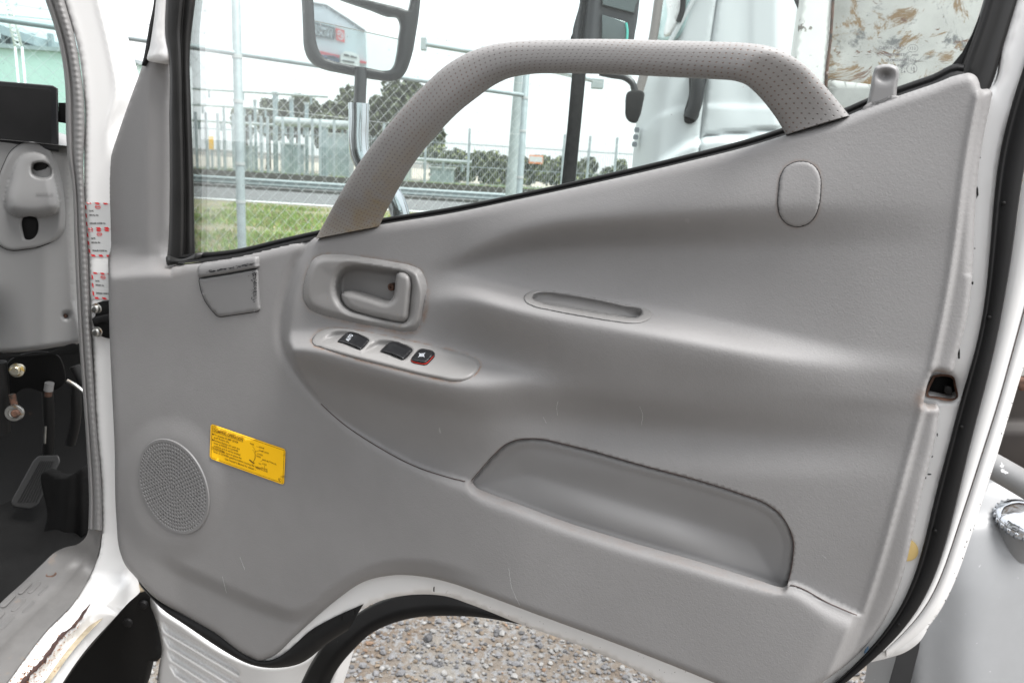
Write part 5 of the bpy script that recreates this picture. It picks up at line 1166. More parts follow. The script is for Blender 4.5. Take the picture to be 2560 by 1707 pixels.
for k in range(int((13+2.4)/pit_)+1):
    for sg in (1, -1):
        if sg > 0: s0 = -5-2.4+k*pit_; a, b = (s0, H0), (s0+H1-H0, H1)
        else: s0 = -5+k*pit_; a, b = (s0, H0), (s0-(H1-H0), H1)
        # clip to s range
        (sa1, za), (sb1, zb) = a, b
        lo, hi = -5., 8.4
        if max(sa1, sb1) < lo or min(sa1, sb1) > hi: continue
        def zat(s): return za+(zb-za)*(s-sa1)/(sb1-sa1)
        if sa1 < lo: za, sa1 = zat(lo), lo
        elif sa1 > hi: za, sa1 = zat(hi), hi
        if sb1 < lo: zb = za+(zb-za)*(lo-sa1)/(sb1-sa1); sb1 = lo
        elif sb1 > hi: zb = za+(zb-za)*(hi-sa1)/(sb1-sa1); sb1 = hi
        off_ = .0022*sg; V, F = tube(None, [fp(sa1, za)+np.array([off_, -off_, 0]), fp(sb1, zb)+np.array([off_, -off_, 0])], .0012, None, seg=4, caps=False); mb.add(V, F)
mb.build('link_mesh', M['wire'], fen, kind='stuff')
for z in (2.02, 2.48, 2.62, 2.74):
    mb = MB()
    for s in np.arange(-5, 8.3, .45):
        sag = lambda q: -.02*math.sin(math.pi*((q+5) % 2.72)/2.72)
        V, F = tube(None, [fp(s, z+sag(s)), fp(s+.45, z+sag(s+.45))], .0016, None, seg=4, caps=False); mb.add(V, F)
    if z > 2.4:
        for s in np.arange(-5, 8.3, .12):
            c_ = fp(s, z+sag(s)); mb.add(*tube(None, [c_+[0, 0, -.014], c_+[0, 0, .014]], .0016, None, seg=3, caps=False)); mb.add(*tube(None, [c_+[-.01, 0, -.008], c_+[.01, 0, .01]], .0014, None, seg=3, caps=False))
    mb.build('strand_wire', M['wire'], fen)

def at(px, py, Y): return YP(Y)(np.float64(px), np.float64(py))
# crash barrier beyond the road
gr = thing('crash_barrier', 'long grey steel crash barrier along the far side of the road', 'barrier', (0, 34, 0))
prof_ = [(0, .50), (-.06, .47), (-.09, .41), (-.02, .35), (-.02, .31), (-.09, .24), (-.06, .19), (0, .16)]
V = [(x, 34+dy, z) for x in (-60, 40) for dy, z in prof_]; obj('barrier_beam', V, [(i, i+1, 9+i, 8+i) for i in range(7)], M['galv'], gr)
for i in range(50):
    x = -60+2*i; box('barrier_post', (x, x+.1, 34.02, 34.16, 0, .48), M['galv'], gr) if -26 < x < 14 else None
box('barrier_foot_strip', (-60, 40, 33.6, 34.3, 0, .12), mat('dark_foot_strip', (.06, .06, .055), .9), gr)  # low dark strip along the foot of the barrier
hb = thing('roadside_rail', 'low dark timber rail running behind the crash barrier', 'rail', (0, 43, 0))
box('rail_board', (-60, 40, 43.6, 43.8, .12, .50), mat('dark_timber', (.07, .07, .06), .9), hb)
for i in range(24): box('rail_post', (-30+2*i, -29.85+2*i, 43.8, 43.95, 0, .52), mat('dark_timber_post', (.07, .07, .06), .9) if i == 0 else bpy.data.materials['dark_timber_post'], hb)

# substation yard behind its own fence
yf = thing('yard_fence', 'tall pale steel security fence around the electricity yard', 'fence', (0, 46, 0))
galv2 = mat('weathered_galvanised_steel', (.30, .34, .355), .6, .1, var=.15, vs=2)
for px in (494, 520, 548, 564, 586, 612, 628, 655, 671, 708, 748, 800, 835, 781, 958, 1062, 1169, 1289, 1405, 1468, 1535, 1600):
    b_ = at(px, 440, 46); box('yard_post', (b_[0]-.07, b_[0]+.07, 45.95, 46.07, 0, 3.75), galv2, yf)
for z in (.5, 1.5, 2.8): box('yard_rail', (-24, 12, 46.07, 46.1, z, z+.05), galv2, yf)
mb = MB()
for i in range(260): x = -24+36*i/260; mb.box(x, x+.022, 46.02, 46.04, 0.05, 3.0)
mb.build('fence_pales', galv2, yf, kind='stuff', smooth=False)
sgb = at(1340, 399, 45.9)
box('warning_board', (sgb[0]-.42, sgb[0]+.42, 45.86, 45.90, sgb[2]-.25, sgb[2]+.25), mat('orange_board', (.65, .25, .12), .6), yf)
box('board_face', (sgb[0]-.38, sgb[0]+.38, 45.85, 45.86, sgb[2]-.15, sgb[2]+.17), M['sticker'], yf)
bl = mat('blue_grey_steel', (.22, .27, .29), .6, .1, var=.2, vs=1)
bl2 = mat('pale_equipment', (.30, .33, .335), .6, var=.2, vs=1)
for k, (px, y0, hw_, Y) in enumerate([(690, 236, .13, 52), (730, 250, .11, 52), (767, 262, .11, 52), (640, 255, .08, 54), (810, 318, .22, 50), (600, 275, .08, 54), (870, 320, .08, 52), (1010, 340, .1, 52)]):
    g = thing('gantry_column', ['tallest pale steel column in the yard, left of the trees', 'second pale steel column from the tallest one', 'third pale steel column from the tallest one', 'thin steel column left of the tallest one', 'thick pale column under the horizontal busbar', 'leftmost thin steel column in the yard', 'slim column right of the thick one in the yard', 'pale column seen through the grab handle foot'][k], 'column', (float(at(px, 400, Y)[0]), Y, 0), 'steel columns in the electricity yard')
    x = at(px, 400, Y)[0]; zt = at(px, y0, Y)[2]
    box('column_shaft', (x-hw_, x+hw_, Y-hw_, Y+hw_, 0, zt), bl, g); box('column_cap', (x-hw_*1.3, x+hw_*1.3, Y-hw_*1.3, Y+hw_*1.3, zt, zt+.15), bl2, g)
    box('column_base', (x-hw_*1.8, x+hw_*1.8, Y-hw_*1.8, Y+hw_*1.8, 0, .35), bl2, g)
for k, (x0, x1, py, Y, th_) in enumerate([(470, 690, 300, 53, .10), (690, 880, 303, 51, .30), (480, 820, 222, 56, .09), (480, 690, 262, 56, .08), (990, 1180, 395, 50, .12)]):
    a, b = at(x0, py, Y), at(x1, py+(x1-x0)*.06, Y); z = (a[2]+b[2])/2
    g = thing('busbar', ['thin horizontal busbar low on the left of the yard', 'thick pale horizontal busbar beside the trees', 'highest thin busbar crossing behind the fence post', 'thin busbar just under the highest one', 'short busbar seen under the grab handle'][k], 'busbar', (float(a[0]), Y, float(z)), 'busbars in the electricity yard')
    tube('bar', [(a[0], Y, z), (b[0], Y, z)], th_, bl2, g, seg=10)
    for j in range(4): x = a[0]+(b[0]-a[0])*(j+.5)/4; tube('insulator', [(x, Y, z-th_), (x, Y, z-th_-.5)], .09, bl, g, seg=8)
for k, (px0, px1, py, Y) in enumerate([(585, 622, 366, 58), (702, 742, 360, 60), (812, 872, 335, 62), (890, 930, 372, 60), (965, 1020, 392, 58), (1075, 1130, 420, 55)]):
    a, b = at(px0, py, Y), at(px1, py, Y); g = thing('equipment_cabinet', ['grey equipment cabinet at the left end of the yard', 'grey equipment cabinet between the steel columns', 'dark grey hut under the thick busbar', 'grey equipment cabinet behind the mirror arm', 'low transformer box right of the trees', 'lowest transformer box near the right of the yard'][k], 'cabinet', (float(a[0]), Y, 0), 'equipment in the electricity yard')
    cm_ = [bl2, bl][k % 2]
    box('cabinet_body', (a[0], b[0], Y, Y+2, 0, a[2]), cm_, g); box('cabinet_lid', (a[0]-.1, b[0]+.1, Y-.1, Y+2.1, a[2], a[2]+.12), bl2, g); mid = (a[0]+b[0])/2
    box('cabinet_door', (a[0]+.15, mid-.05, Y-.03, Y, .2, a[2]-.2), bl, g); box('cabinet_door', (mid+.05, b[0]-.15, Y-.03, Y, .2, a[2]-.2), bl, g)
ym = thing('marker_post', 'small yellow marker post beyond the road at far left of the window', 'marker', tuple(at(529, 402, 44.5)*[1, 1, 0]))
q = at(529, 352, 44.5); yel = mat('yellow_marker', (.75, .42, .02), .6)
box('marker_stem', (q[0]-.05, q[0]+.05, 44.45, 44.55, 0, q[2]), M['galv'], ym); box('marker_head', (q[0]-.13, q[0]+.13, 44.4, 44.46, q[2]-.5, q[2]+.25), yel, ym)
# tall light mast with cross arm
lm = thing('lamp_mast', 'tall pale steel mast with a long cross arm above the grab handle', 'mast', tuple(at(1284, 470, 24)*[1, 1, 0]))
a = at(1284, 400, 24); zt = at(1287, 130, 24)[2]
tube('mast_pole', [(a[0], 24, 0), (a[0], 24, 1.8), (a[0], 24, zt+.05)], [.22, .19, .11], galv2, lm, seg=14)
p0, p1 = at(1058, 110, 24), at(1500, 205, 24)
q0, q1 = p0, at(1187, 136, 24)
tube('cross_arm', [p0, at(1180, 130, 24), p1], .075, galv2, lm, seg=10)
box('arm_end', (p0[0]-.06, p0[0]+.1, 23.85, 24.15, p0[2]-.18, p0[2]+.16), galv2, lm); box('lamp_head', (p1[0]-.25, p1[0]+.1, 23.8, 24.2, p1[2]-.2, p1[2]+.06), galv2, lm)

# trees
def leafcloud(n, c, r, lobes, size, seed):
    g = np.random.default_rng(seed); C = np.array(c); L_ = C+(g.random((lobes, 3))-.5)*2*np.array(r)*np.array([.72, .72, .62]); lr = g.uniform(.25, .5, lobes)
    k = g.integers(0, lobes, n); d = g.normal(0, 1, (n, 3)); d /= np.linalg.norm(d, axis=1)[:, None]
    p = L_[k]+d*(np.array(r)*lr[k, None])*(g.random((n, 1))**.4)
    a = g.normal(0, 1, (n, 3)); a /= np.linalg.norm(a, axis=1)[:, None]; b = np.cross(a, g.normal(0, 1, (n, 3))); b /= np.linalg.norm(b, axis=1)[:, None]
    s = size*g.uniform(.6, 1.4, (n, 1)); V = np.stack([p-a*s, p+b*s*.5, p+a*s, p-b*s*.5], 1).reshape(-1, 3)
    return V, [(i*4, i*4+1, i*4+2, i*4+3) for i in range(n)], L_
bark = mat('grey_bark', (.16, .14, .12), .9, var=.3)
def tree(px, pt, pb, wpx, Y, col, label, seed, n=3500, lobes=16, lsize=.28, group='trees beyond the electricity yard'):
    T = at(px, pt, Y); B = at(px, pb, Y); W_ = wpx/2/FPX*Y; cz = (T[2]+max(B[2], 1.5))/2; rz = (T[2]-max(B[2], 1.5))/2*1.05
    t = thing('tree', label, 'tree', (float(T[0]), Y, 0), group)
    V, F, L_ = leafcloud(n, (T[0], Y, cz), (W_, W_*.8, rz), lobes, lsize, seed)
    obj('crown', V, F, None, t, smooth=False, mats=[mat('foliage', col, .75, var=.5, vs=1.2), mat('foliage_light', tuple(c*1.9 for c in col), .75, var=.4, vs=1.2)], midx=np.random.default_rng(seed).choice(2, n, p=[.65, .35]))
    mb = MB(); mb.add(*tube(None, [(T[0], Y, 0), (T[0]+.1, Y, cz*.5), (T[0], Y, cz)], [.28, .2, .1], None, seg=8))
    for l_ in L_[:7]: mb.add(*tube(None, [(T[0]+.05, Y, cz*.6), tuple((np.array([T[0], Y, cz])+l_)/2), tuple(l_)], [.1, .06, .02], None, seg=5))
    mb.build('trunk', bark, t)
dk = (.075, .086, .050)
for k, a_ in enumerate([(610, 268, 350, 70, 74, 'dark bushy tree leftmost behind the yard'), (668, 243, 350, 62, 72, 'small rounded dark tree left of the tallest column'), (742, 232, 350, 80, 76, 'dark tree between the steel columns and mirror arm'), (820, 240, 370, 110, 74, 'broad dark tree right behind the mirror arm'), (905, 222, 370, 120, 70, 'large dark tree between mirror arm and grab handle'), (1015, 190, 390, 120, 66, 'tallest dark tree, just left of the grab handle'), (960, 250, 390, 110, 68, 'dark tree in front of the tallest one'), (1085, 318, 420, 50, 70, 'small dark tree seen under the grab handle')]):
    tree(*a_[:5], dk, a_[5], 40+k, n=5200)
hz = [(1110, 365), (1160, 372), (1215, 378), (1270, 384), (1330, 386), (1390, 392), (1450, 394), (1510, 396), (1570, 398), (1630, 400)]
V_, F_ = [], []; nb_ = 0
for k, (px, pt) in enumerate(hz):
    T = at(px, pt, 62); V, F, _ = leafcloud(2600, (T[0], 62, T[2]*.5), (1.9, 1.4, T[2]*.54), 12, .2, 90+k); V_.append(V); F_ += [[q+nb_ for q in f] for f in F]; nb_ += len(V)
obj('hedgerow', np.vstack(V_), F_, None, None, smooth=False, kind='stuff', mats=[mat('hedge_leaf', (.085, .095, .055), .8, var=.5, vs=.8), mat('hedge_leaf_light', (.17, .19, .07), .8, var=.4, vs=.8)], midx=rng.choice(2, len(F_), p=[.7, .3]))

# building and lattice mast seen through the windscreen
bd = thing('depot_building', 'pale green walled building with a grey roof deck behind the windscreen', 'building', tuple(at(40, 330, 24)*[1, 1, 0]))
a, b = at(-400, 92, 24), at(250, 140, 24); zt = at(70, 125, 24)[2]
box('green_wall', (a[0], b[0], 24, 30, 0, zt), mat('pale_green_cladding', (.46, .60, .55), .6, var=.05), bd)
box('wall_coping', (a[0]-.1, b[0]+.1, 23.9, 30.1, zt, zt+.12), galv2, bd)
dz = at(70, 95, 27)[2]
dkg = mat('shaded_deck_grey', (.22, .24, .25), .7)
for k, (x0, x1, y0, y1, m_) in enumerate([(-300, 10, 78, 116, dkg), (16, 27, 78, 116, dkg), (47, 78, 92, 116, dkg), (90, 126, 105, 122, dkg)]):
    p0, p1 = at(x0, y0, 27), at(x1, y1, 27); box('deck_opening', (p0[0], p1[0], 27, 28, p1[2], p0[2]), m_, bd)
for x in (12, 36, 83, 128): p0 = at(x, 100, 26.8); box('deck_post', (p0[0]-.07, p0[0]+.07, 26.7, 26.85, zt, at(x, 85, 26.8)[2]), galv2, bd)
rr = [at(-300, -20, 27), at(0, 57, 27), at(60, 80, 27), at(130, 103, 27)]
V = []; 
for r in rr: V += [(r[0], 26, r[2]), (r[0], 30, r[2]), (r[0], 26, r[2]-.28), (r[0], 30, r[2]-.28)]
obj('deck_roof', V, [(4*i, 4*i+1, 4*i+5, 4*i+4) for i in range(3)]+[(4*i+2, 4*i+6, 4*i+7, 4*i+3) for i in range(3)]+[(4*i, 4*i+4, 4*i+6, 4*i+2) for i in range(3)]+[(12, 13, 15, 14)], galv2, bd, smooth=False)
mt = thing('lattice_mast', 'thin white lattice mast rising in front of the pale green building', 'mast', tuple(at(25, 120, 23)*[1, 1, 0]+[0, 0, 0]))
def pt(x, y): return at(x, y, 23)
mb = MB(); l0, l1 = [(-6, -60), (38, 118)], [(8, -60), (55, 118)]
mb.bar(pt(*l0[0]), pt(*l0[1]), .03); mb.bar(pt(*l1[0]), pt(*l1[1]), .03)
mb.bar(pt(*l0[1]), at(38, 118, 23)*[1, 1, 0], .03); mb.bar(pt(*l1[1]), at(55, 118, 23)*[1, 1, 0], .03)
mb.build('mast_leg', M['whiteclean'], mt); mb = MB()
for i in range(16):
    t0, t1 = i/16, (i+1)/16; A_ = lambda t: (l0[0][0]+(l0[1][0]-l0[0][0])*t, -60+178*t); B_ = lambda t: (l1[0][0]+(l1[1][0]-l1[0][0])*t, -60+178*t)
    mb.bar(pt(*A_(t0)), pt(*B_(t1)), .018); mb.bar(pt(*B_(t0)), pt(*A_(t1)), .018)
mb.build('mast_bracing', M['whiteclean'], mt)
ow = thing('overhead_line', 'thin overhead wire crossing above the pale green building', 'wire', tuple(at(-100, 38, 23)))
mb = MB(); mb.bar(at(-200, 20, 23), at(0, 37, 23)+[0.005, 0, 0], .012); mb.bar(at(0, 37, 23), at(420, 78, 23), .012); mb.build('line_wire', galv2, ow)

# ================================================================== NEIGHBOURING VEHICLES
wt = thing('white_truck', 'white truck parked beyond the door window with black door handle', 'truck', tuple(at(1800, 900, 3.6)*[1, 1, 0]))
TY = 3.6; TP = PlaneP((0, TY, 0), (-.25, -1, 0)); tn = np.array([-.242, -.970, 0])
tw = mat('pale_truck_paint', (.52, .545, .555), .45, var=.03, vs=2, spec=.3)
TBODY = [(1668, -120), (1655, 0), (1642, 100), (1612, 200), (1598, 250), (1588, 330), (1580, 420), (1572, 560), (1572, 900), (2200, 900), (2200, -120)]
TBc = crv(TBODY, 14, True)
def Htb(x, y):
    xl = np.interp(y, [-120, 0, 100, 200, 330, 560, 900], [1668, 1655, 1642, 1612, 1588, 1572, 1572])
    h = -.25*np.clip(1-(x-xl)/70, 0, 1)**2
    sx_ = np.interp(y, [0, 100, 200, 335, 500], [1793, 1778, 1766, 1752, 1740])
    h = h-.03*np.exp(-((x-sx_)/3.)**2)
    h = h-.015*ss(x, 1790, 1860)*(1-ss(y, 240, 330))+.006*ss(x, 1870, 1885)*(1-ss(y, 200, 300))-.10*ss(x, 1935, 2000)
    yl = 340-.09*(x-1752); h = h-.03*np.exp(-((y-yl)/3.)**2)*(x > sx_)
    yw = np.interp(x, [1600, 1640, 1700, 1760, 1900], [330, 290, 268, 262, 265]); h = h+.008*ss(y, yw-5, yw+8)
    dw = np.hypot((x-1800)/1.0, (y-560)/1.0); h = h+.05*(1-ss(dw, 205, 222))
    return h
relief('cab_body', TBODY, Htb, tw, wt, P=TP, creases=[[(float(np.interp(y_, [-100, 0, 100, 200, 335, 500], [1800, 1793, 1778, 1766, 1752, 1740]))+o_, y_) for y_ in range(-90, 480, 15)] for o_ in (-4, 0, 4)], step=8, bstep=14, skirt=.6, _n=tn)
relief('side_window', [(1661, -100), (1656, 0), (1645, 98), (1676, 104), (1732, 0), (1760, -100)], lambda x, y: .006+Htb(x, y)*.98+.004, mat('teal_window_glass', (.45, .62, .62), .1, spec=.8), wt, P=TP, step=12, skirt=.02, _n=tn)
relief('quarter_light', [(1670, -60), (1668, 40), (1664, 92), (1676, 88), (1694, 52), (1704, 0), (1706, -60)], lambda x, y: .014+Htb(x, y)*.98+.004, M['whiteclean'], wt, P=TP, step=10, skirt=.01, _n=tn)
def tt_(name, pts, r, m, par, h=.03, P=TP, **kw): c_ = crv(pts, 8); return tube(name, P(c_[:, 0], c_[:, 1], h), r, m, par, **kw)
tt_('window_seal', [(1706, -60), (1708, 0), (1705, 30), (1696, 55)], .012, M['rubber'], wt); tt_('window_frame', [(1760, -60), (1733, 0), (1700, 60), (1674, 106)], .010, tw, wt, .02)
tt_('front_pillar', [(1668, -120), (1647, 0), (1632, 100), (1606, 200), (1594, 240)], .020, mat('grey_pillar_trim', (.22, .20, .19), .5), wt, .0)
tt_('door_handle', [(1745, 180), (1743, 230), (1735, 270), (1724, 296)], .030, M['black'], wt, .03)
plate('handle_recess', [(1734, 170), (1756, 172), (1752, 260), (1742, 300), (1728, 310), (1712, 306), (1710, 292), (1722, 240)], 0, .02, M['rubber'], wt, P=TP, bev=4)
tt_('small_mirror_arm', [(1500, 182), (1530, 188), (1562, 194), (1580, 207), (1588, 232)], .014, M['black'], wt, .25)
plate('small_mirror', [(1570, 230), (1610, 231), (1607, 262), (1600, 290), (1590, 308), (1572, 304), (1564, 292), (1563, 270)], .2, .30, M['rubber'], wt, P=TP, bev=8)
for k in range(3): plate('marker_lens', [(1588-k*3, 318+k*18), (1598-k*3, 319+k*18), (1597-k*3, 332+k*18), (1586-k*3, 331+k*18)], -.16, -.14, mat('grey_lens', (.25, .27, .29), .2), wt, P=TP, bev=1)
plate('yellow_decal', [(1924, 240), (1950, 250), (1950, 292), (1922, 286), (1921, 268)], -.05, -.02, mat('yellow_decal_paint', (.72, .66, .02), .4), wt, P=TP, bev=1)
plate('decal_edge', [(1920, 282), (1952, 289), (1952, 296), (1920, 288)], -.05, -.015, M['rubber'], wt, P=TP, bev=1)
box('front_wheel', (1.2, 1.9, 3.9, 4.2, 0, .6), M['rubber'], wt) if False else None
wc = TP(1800., 640., -.1); disc_stack('wheel', (wc[0], wc[1]+.05, .48), tn, [(.30, -.28), (.46, -.25), (.48, -.2), (.48, 0), (.45, .03), (.30, .02), (.28, -.04), (.08, -.06), (.07, 0)], M['rubber'], wt, 36)

bm = thing('black_mirror', 'large black two-pane mirror head on a black post beyond the glass', 'mirror', tuple(at(1400, 900, 1.9)*[1, 1, 0]))
BP = PlaneP((0, 1.9, 0), (-.1, -1, 0)); bn = np.array([-.0995, -.995, 0])
dkp = mat('dark_blue_grey_plastic', (.035, .037, .042), .45, var=.2)
relief('mirror_post', [(1466, 80), (1470, 100), (1463, 184), (1450, 320), (1438, 441), (1420, 640), (1385, 1100), (1350, 1100), (1385, 640), (1405, 448), (1418, 320), (1430, 184), (1440, 80)], lambda x, y: .0*x, M['rubber'], bm, P=BP, step=14, skirt=.06, _n=bn)
hd = relief('mirror_head', [(1450, -90), (1450, 0), (1440, 110), (1470, 125), (1560, 122), (1580, 112), (1588, 80), (1599, 0), (1606, -90)], lambda x, y: .02-.02*np.exp(-((x-np.interp(y, [0, 100], [1462, 1452]))/5)**2)+.01*np.exp(-((x-np.interp(y, [0, 100], [1486, 1478]))/14)**2), dkp, bm, P=BP, step=7, skirt=.08, _n=bn)
gm = mat('dark_mirror_glass', (.10, .12, .12), .08, .6)
plate('mirror_pane', [(1508, -80), (1505, 0), (1506, 14), (1585, 34), (1594, 0), (1600, -80)], .018, .028, gm, bm, P=BP, bev=3, smooth_out=False)
plate('mirror_pane', [(1505, 37), (1562, 54), (1567, 60), (1564, 112), (1503, 110)], .018, .028, gm, bm, P=BP, bev=3, smooth_out=False)
tt_('pane_edge', [(1565, 58), (1568, 75), (1566, 110)], .003, mat('teal_glass_edge', (.08, .45, .38), .2), bm, .032, P=BP)

tp = thing('tipper_body', 'rust-streaked white steel tipper body behind the right end of the window', 'tipper body', tuple(at(2200, 960, 1.75)))
PP = PlaneP((0, 1.75, 0), (-.15, -1, 0)); pn = np.array([-.148, -.989, 0])
relief('side_panel', [(2075, -120), (2082, 0), (2070, 160), (2060, 400), (2040, 900), (2560, 962), (2900, 1000), (2900, -120)], lambda x, y: .01*np.exp(-((y-212+.15*(x-2080))/8)**2)*0+.004*np.sin(x/70)+0*x, M['rustpanel'], tp, P=PP, step=40, skirt=.04, smooth_out=False, _n=pn)
relief('corner_post', [(2013, -120), (2007, 0), (1985, 156), (1972, 300), (1950, 900), (2050, 920), (2060, 400), (2070, 160), (2084, 0), (2088, -120)], lambda x, y: .03-.006*np.exp(-((x-np.interp(y, [0, 400], [2082, 2058]))/6)**2), mat('scratched_white_steel', (.70, .70, .68), .6, var=.1, vs=5, spots=((.20, .18, .16), 16, .60, .03)), tp, P=PP, step=12, skirt=.05, smooth_out=False, _n=pn)
tt_('rust_seam', [(2088, -60), (2083, 0), (2076, 100), (2068, 170), (2062, 300)], .003, M['rust'], tp, .030, P=PP)
relief('lower_flange', [(2076, 200), (2200, 214), (2340, 260), (2560, 300), (2560, 420), (2060, 420)], lambda x, y: .02+0*x, mat('bare_grey_steel', (.36, .36, .35), .7, var=.2, vs=8, spots=((.3, .18, .1), 9, .58, .06)), tp, P=PP, step=20, skirt=.02, smooth_out=False, _n=pn)
plate('dark_gusset', [(1983, -60), (1984, 0), (2002, 40), (2008, 0), (2012, -60)], -.06, -.01, M['rubber'], tp, P=PP, bev=1, smooth_out=False)
relief('rusted_edge', [(2500, 940), (2560, 945), (2700, 965), (2700, 990), (2600, 985), (2572, 972), (2552, 978), (2540, 958), (2530, 972), (2520, 952)], lambda x, y: .012+0*x, M['rust'], tp, P=PP, step=12, skirt=.01, smooth_out=False, _n=pn)

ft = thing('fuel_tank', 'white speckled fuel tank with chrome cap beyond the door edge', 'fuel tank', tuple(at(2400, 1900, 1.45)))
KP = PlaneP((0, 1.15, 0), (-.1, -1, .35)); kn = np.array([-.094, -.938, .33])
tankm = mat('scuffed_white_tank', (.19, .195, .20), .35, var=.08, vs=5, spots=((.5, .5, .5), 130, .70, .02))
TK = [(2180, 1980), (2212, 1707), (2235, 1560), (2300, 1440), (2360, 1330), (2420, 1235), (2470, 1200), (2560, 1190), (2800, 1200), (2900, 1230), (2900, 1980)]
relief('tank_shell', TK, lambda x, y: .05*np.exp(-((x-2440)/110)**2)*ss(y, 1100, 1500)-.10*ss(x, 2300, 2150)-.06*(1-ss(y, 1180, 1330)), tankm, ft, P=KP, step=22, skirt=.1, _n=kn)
plate('tank_strap', [(2250, 1600), (2306, 1560), (2298, 1620), (2276, 1707), (2250, 1820), (2200, 1820), (2222, 1707), (2238, 1650)], .0, .045, M['rubber'], ft, P=KP, bev=2, smooth_out=False)
cc = KP(2560., 1300., .03); cn_ = np.array([-.12, -.35, .93]); cn_ /= np.linalg.norm(cn_)
disc_stack('filler_neck', cc-cn_*.045, cn_, [(.046, -.03), (.044, .01), (.045, .03), (.043, .05)], tankm, ft, 40)
cap_ = disc_stack('filler_cap', cc, cn_, [(.050, -.008), (.0515, .0), (.0515, .006), (.050, .009), (.046, .014), (.040, .020), (.024, .026), (.008, .028)], M['chrome'], ft, 48)
mb = MB()
for k in range(22):
    a_ = 2*math.pi*k/22; ux = np.cross(cn_, [0, 0, 1.]); ux /= np.linalg.norm(ux); uy = np.cross(cn_, ux); c_ = cc+.0505*(math.cos(a_)*ux+math.sin(a_)*uy); mb.add(*tube(None, [c_-cn_*.007, c_+cn_*.006], .0042, None, seg=6))
mb.build('cap_knurl', M['chrome'], cap_)
sd = thing('steel_tube', 'chipped grey steel tube crossing above the chrome fuel cap', 'tube', tuple(at(2520, 1215, 1.1)))
tube('tube_body', [at(2400, 1120, 1.25), at(2480, 1163, 1.17), at(2700, 1290, 1.05)], .0215, mat('chipped_grey_paint', (.22, .22, .22), .45, .2, var=.2, vs=10, spots=((.75, .75, .75), 28, .64, .01)), sd, seg=24)
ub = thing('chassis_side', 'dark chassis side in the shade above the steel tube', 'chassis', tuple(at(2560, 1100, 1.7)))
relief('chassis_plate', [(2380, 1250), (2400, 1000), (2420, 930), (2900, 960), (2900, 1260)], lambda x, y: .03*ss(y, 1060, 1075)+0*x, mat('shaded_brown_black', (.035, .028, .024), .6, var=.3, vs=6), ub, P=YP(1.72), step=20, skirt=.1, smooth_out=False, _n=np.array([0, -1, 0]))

# ================================================================== WORKSHOP BEHIND THE CAMERA, seen in the door mirror
def MirWall(px, py, h=0.):
    """point of the workshop front (the wall 24 m behind the camera) that the mirror shows at this pixel"""
    o = MirP(px, py, -.016); d = rays(px, py); n_ = MN
    r = d-2*(d @ n_)[..., None]*n_; wn = np.array([.10, 1., 0]); wn /= np.linalg.norm(wn)
    t = ((np.array([0, -24., 0])-o) @ wn+np.asarray(h, float))/(r @ wn)
    return o+r*t[..., None]
c0 = MirWall(850., 120.)
ws = thing('workshop', 'pale blue gabled workshop with red and black signs, mirrored in the door mirror', 'building', (float(c0[0]), float(c0[1]), 0))
WN = np.array([.0995, .995, 0])
wallm = mat('pale_blue_cladding', (.50, .56, .60), .6, var=.03)
WPOLY = [(700, 2), (783, 6), (815, 11), (870, 46), (914, 76), (917, 163), (917, 178), (700, 150)]
relief('workshop_wall', WPOLY, lambda x, y: 0*x, wallm, ws, P=MirWall, step=30, smooth_out=False, skirt=.3, _n=WN)
def wl(name, q, h, m, par=ws): 
    q = np.array(q, float); f = MirWall(q[:, 0], q[:, 1], h); b = MirWall(q[:, 0], q[:, 1], 0.); n_ = len(q)
    return obj(name, np.vstack([f, b]), [tuple(range(n_))]+[(i, (i+1) % n_, n_+(i+1) % n_, n_+i) for i in range(n_)], m, par, smooth=False)
wl('roof_trim', [(700, 2), (783, 6), (815, 11), (870, 46), (914, 76), (914, 79), (869, 48.5), (815, 13.5), (783, 8.5), (700, 5)], .08, galv2)
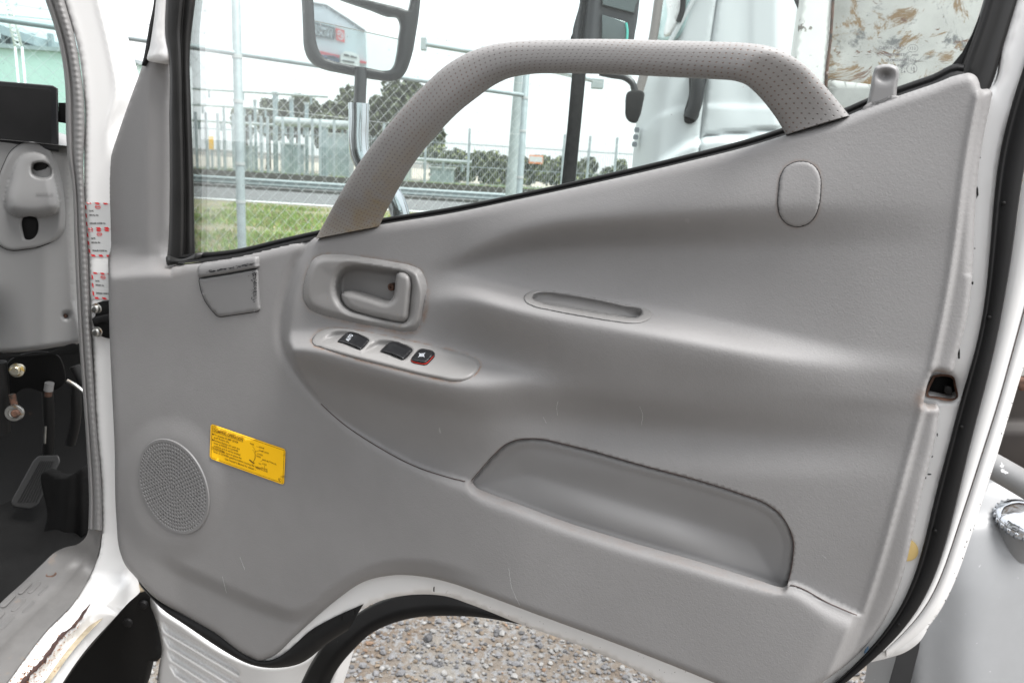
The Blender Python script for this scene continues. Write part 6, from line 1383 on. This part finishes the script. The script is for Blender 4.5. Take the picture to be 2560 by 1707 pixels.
bs = wl('name_board', [(690, 30), (789, 56), (836, 69), (836, 100), (791, 92), (690, 73)], .1, mat('dark_sign_board', (.03, .045, .055), .5))
SQ = [(836, 69), (789, 56), (791, 92), (836, 100)]
p = Print([(690, 30), (836, 69), (836, 100), (690, 71)], 146, 33, MirWall, .13)
p.text('COMPLETE', 143, 15, 14, .12, True, .86); p.text('TRUCK', 143, 29, 16, .12, True, .98); p.build('board_lettering', M['whiteink'], bs)
rs = wl('emblem_board', [(839, 70), (861, 77), (862, 107), (841, 101)], .1, mat('red_sign_board', (.62, .04, .04), .5))
p = Print([(839, 70), (861, 77), (862, 107), (841, 101)], 22, 30, MirWall, .13); p.ring(11, 15, 8.5, 11.5, 2.8, a0=-150, a1=150); p.ring(11, 15, 4.4, 6, 2, a0=-180, a1=90); p.rect(2.5, 13, 9, 16); p.build('emblem', M['whiteink'], rs)
redm = mat('red_awning', (.62, .07, .09), .5)
wl('red_awning', [(700, 112), (806, 129), (850, 139), (847, 147), (806, 137), (700, 122)], .3, redm); wl('red_awning', [(899, 151), (917, 155), (917, 160), (900, 158)], .3, redm)
van = thing('parked_van', 'white van parked in front of the workshop in the mirror', 'van', (float(MirWall(875., 150.)[0]), -21.5, 0))
wl('van_body', [(852, 138), (860, 129), (880, 130), (896, 138), (899, 150), (898, 170), (850, 165)], 2., M['whiteclean'], van); wl('van_window', [(859, 140), (860, 135), (873, 138), (873, 143)], 2.05, M['black'], van); wl('van_window', [(876, 144), (877, 139), (893, 144), (892, 147)], 2.05, M['black'], van)
wl('van_grille', [(856, 150), (886, 155), (886, 159), (856, 154)], 2.05, M['black'], van)
car = thing('parked_car', 'dark blue car parked left of the white van in the mirror', 'car', (float(MirWall(825., 150.)[0]), -22.5, 0))
wl('car_body', [(800, 138), (818, 138), (835, 140), (846, 146), (848, 160), (800, 150)], 1.5, mat('blue_car_paint', (.08, .12, .22), .3), car); wl('car_window', [(818, 140), (834, 142), (842, 147), (818, 144)], 1.55, M['black'], car)

n_ = len([o for o in bpy.data.objects if o.type == 'MESH'])
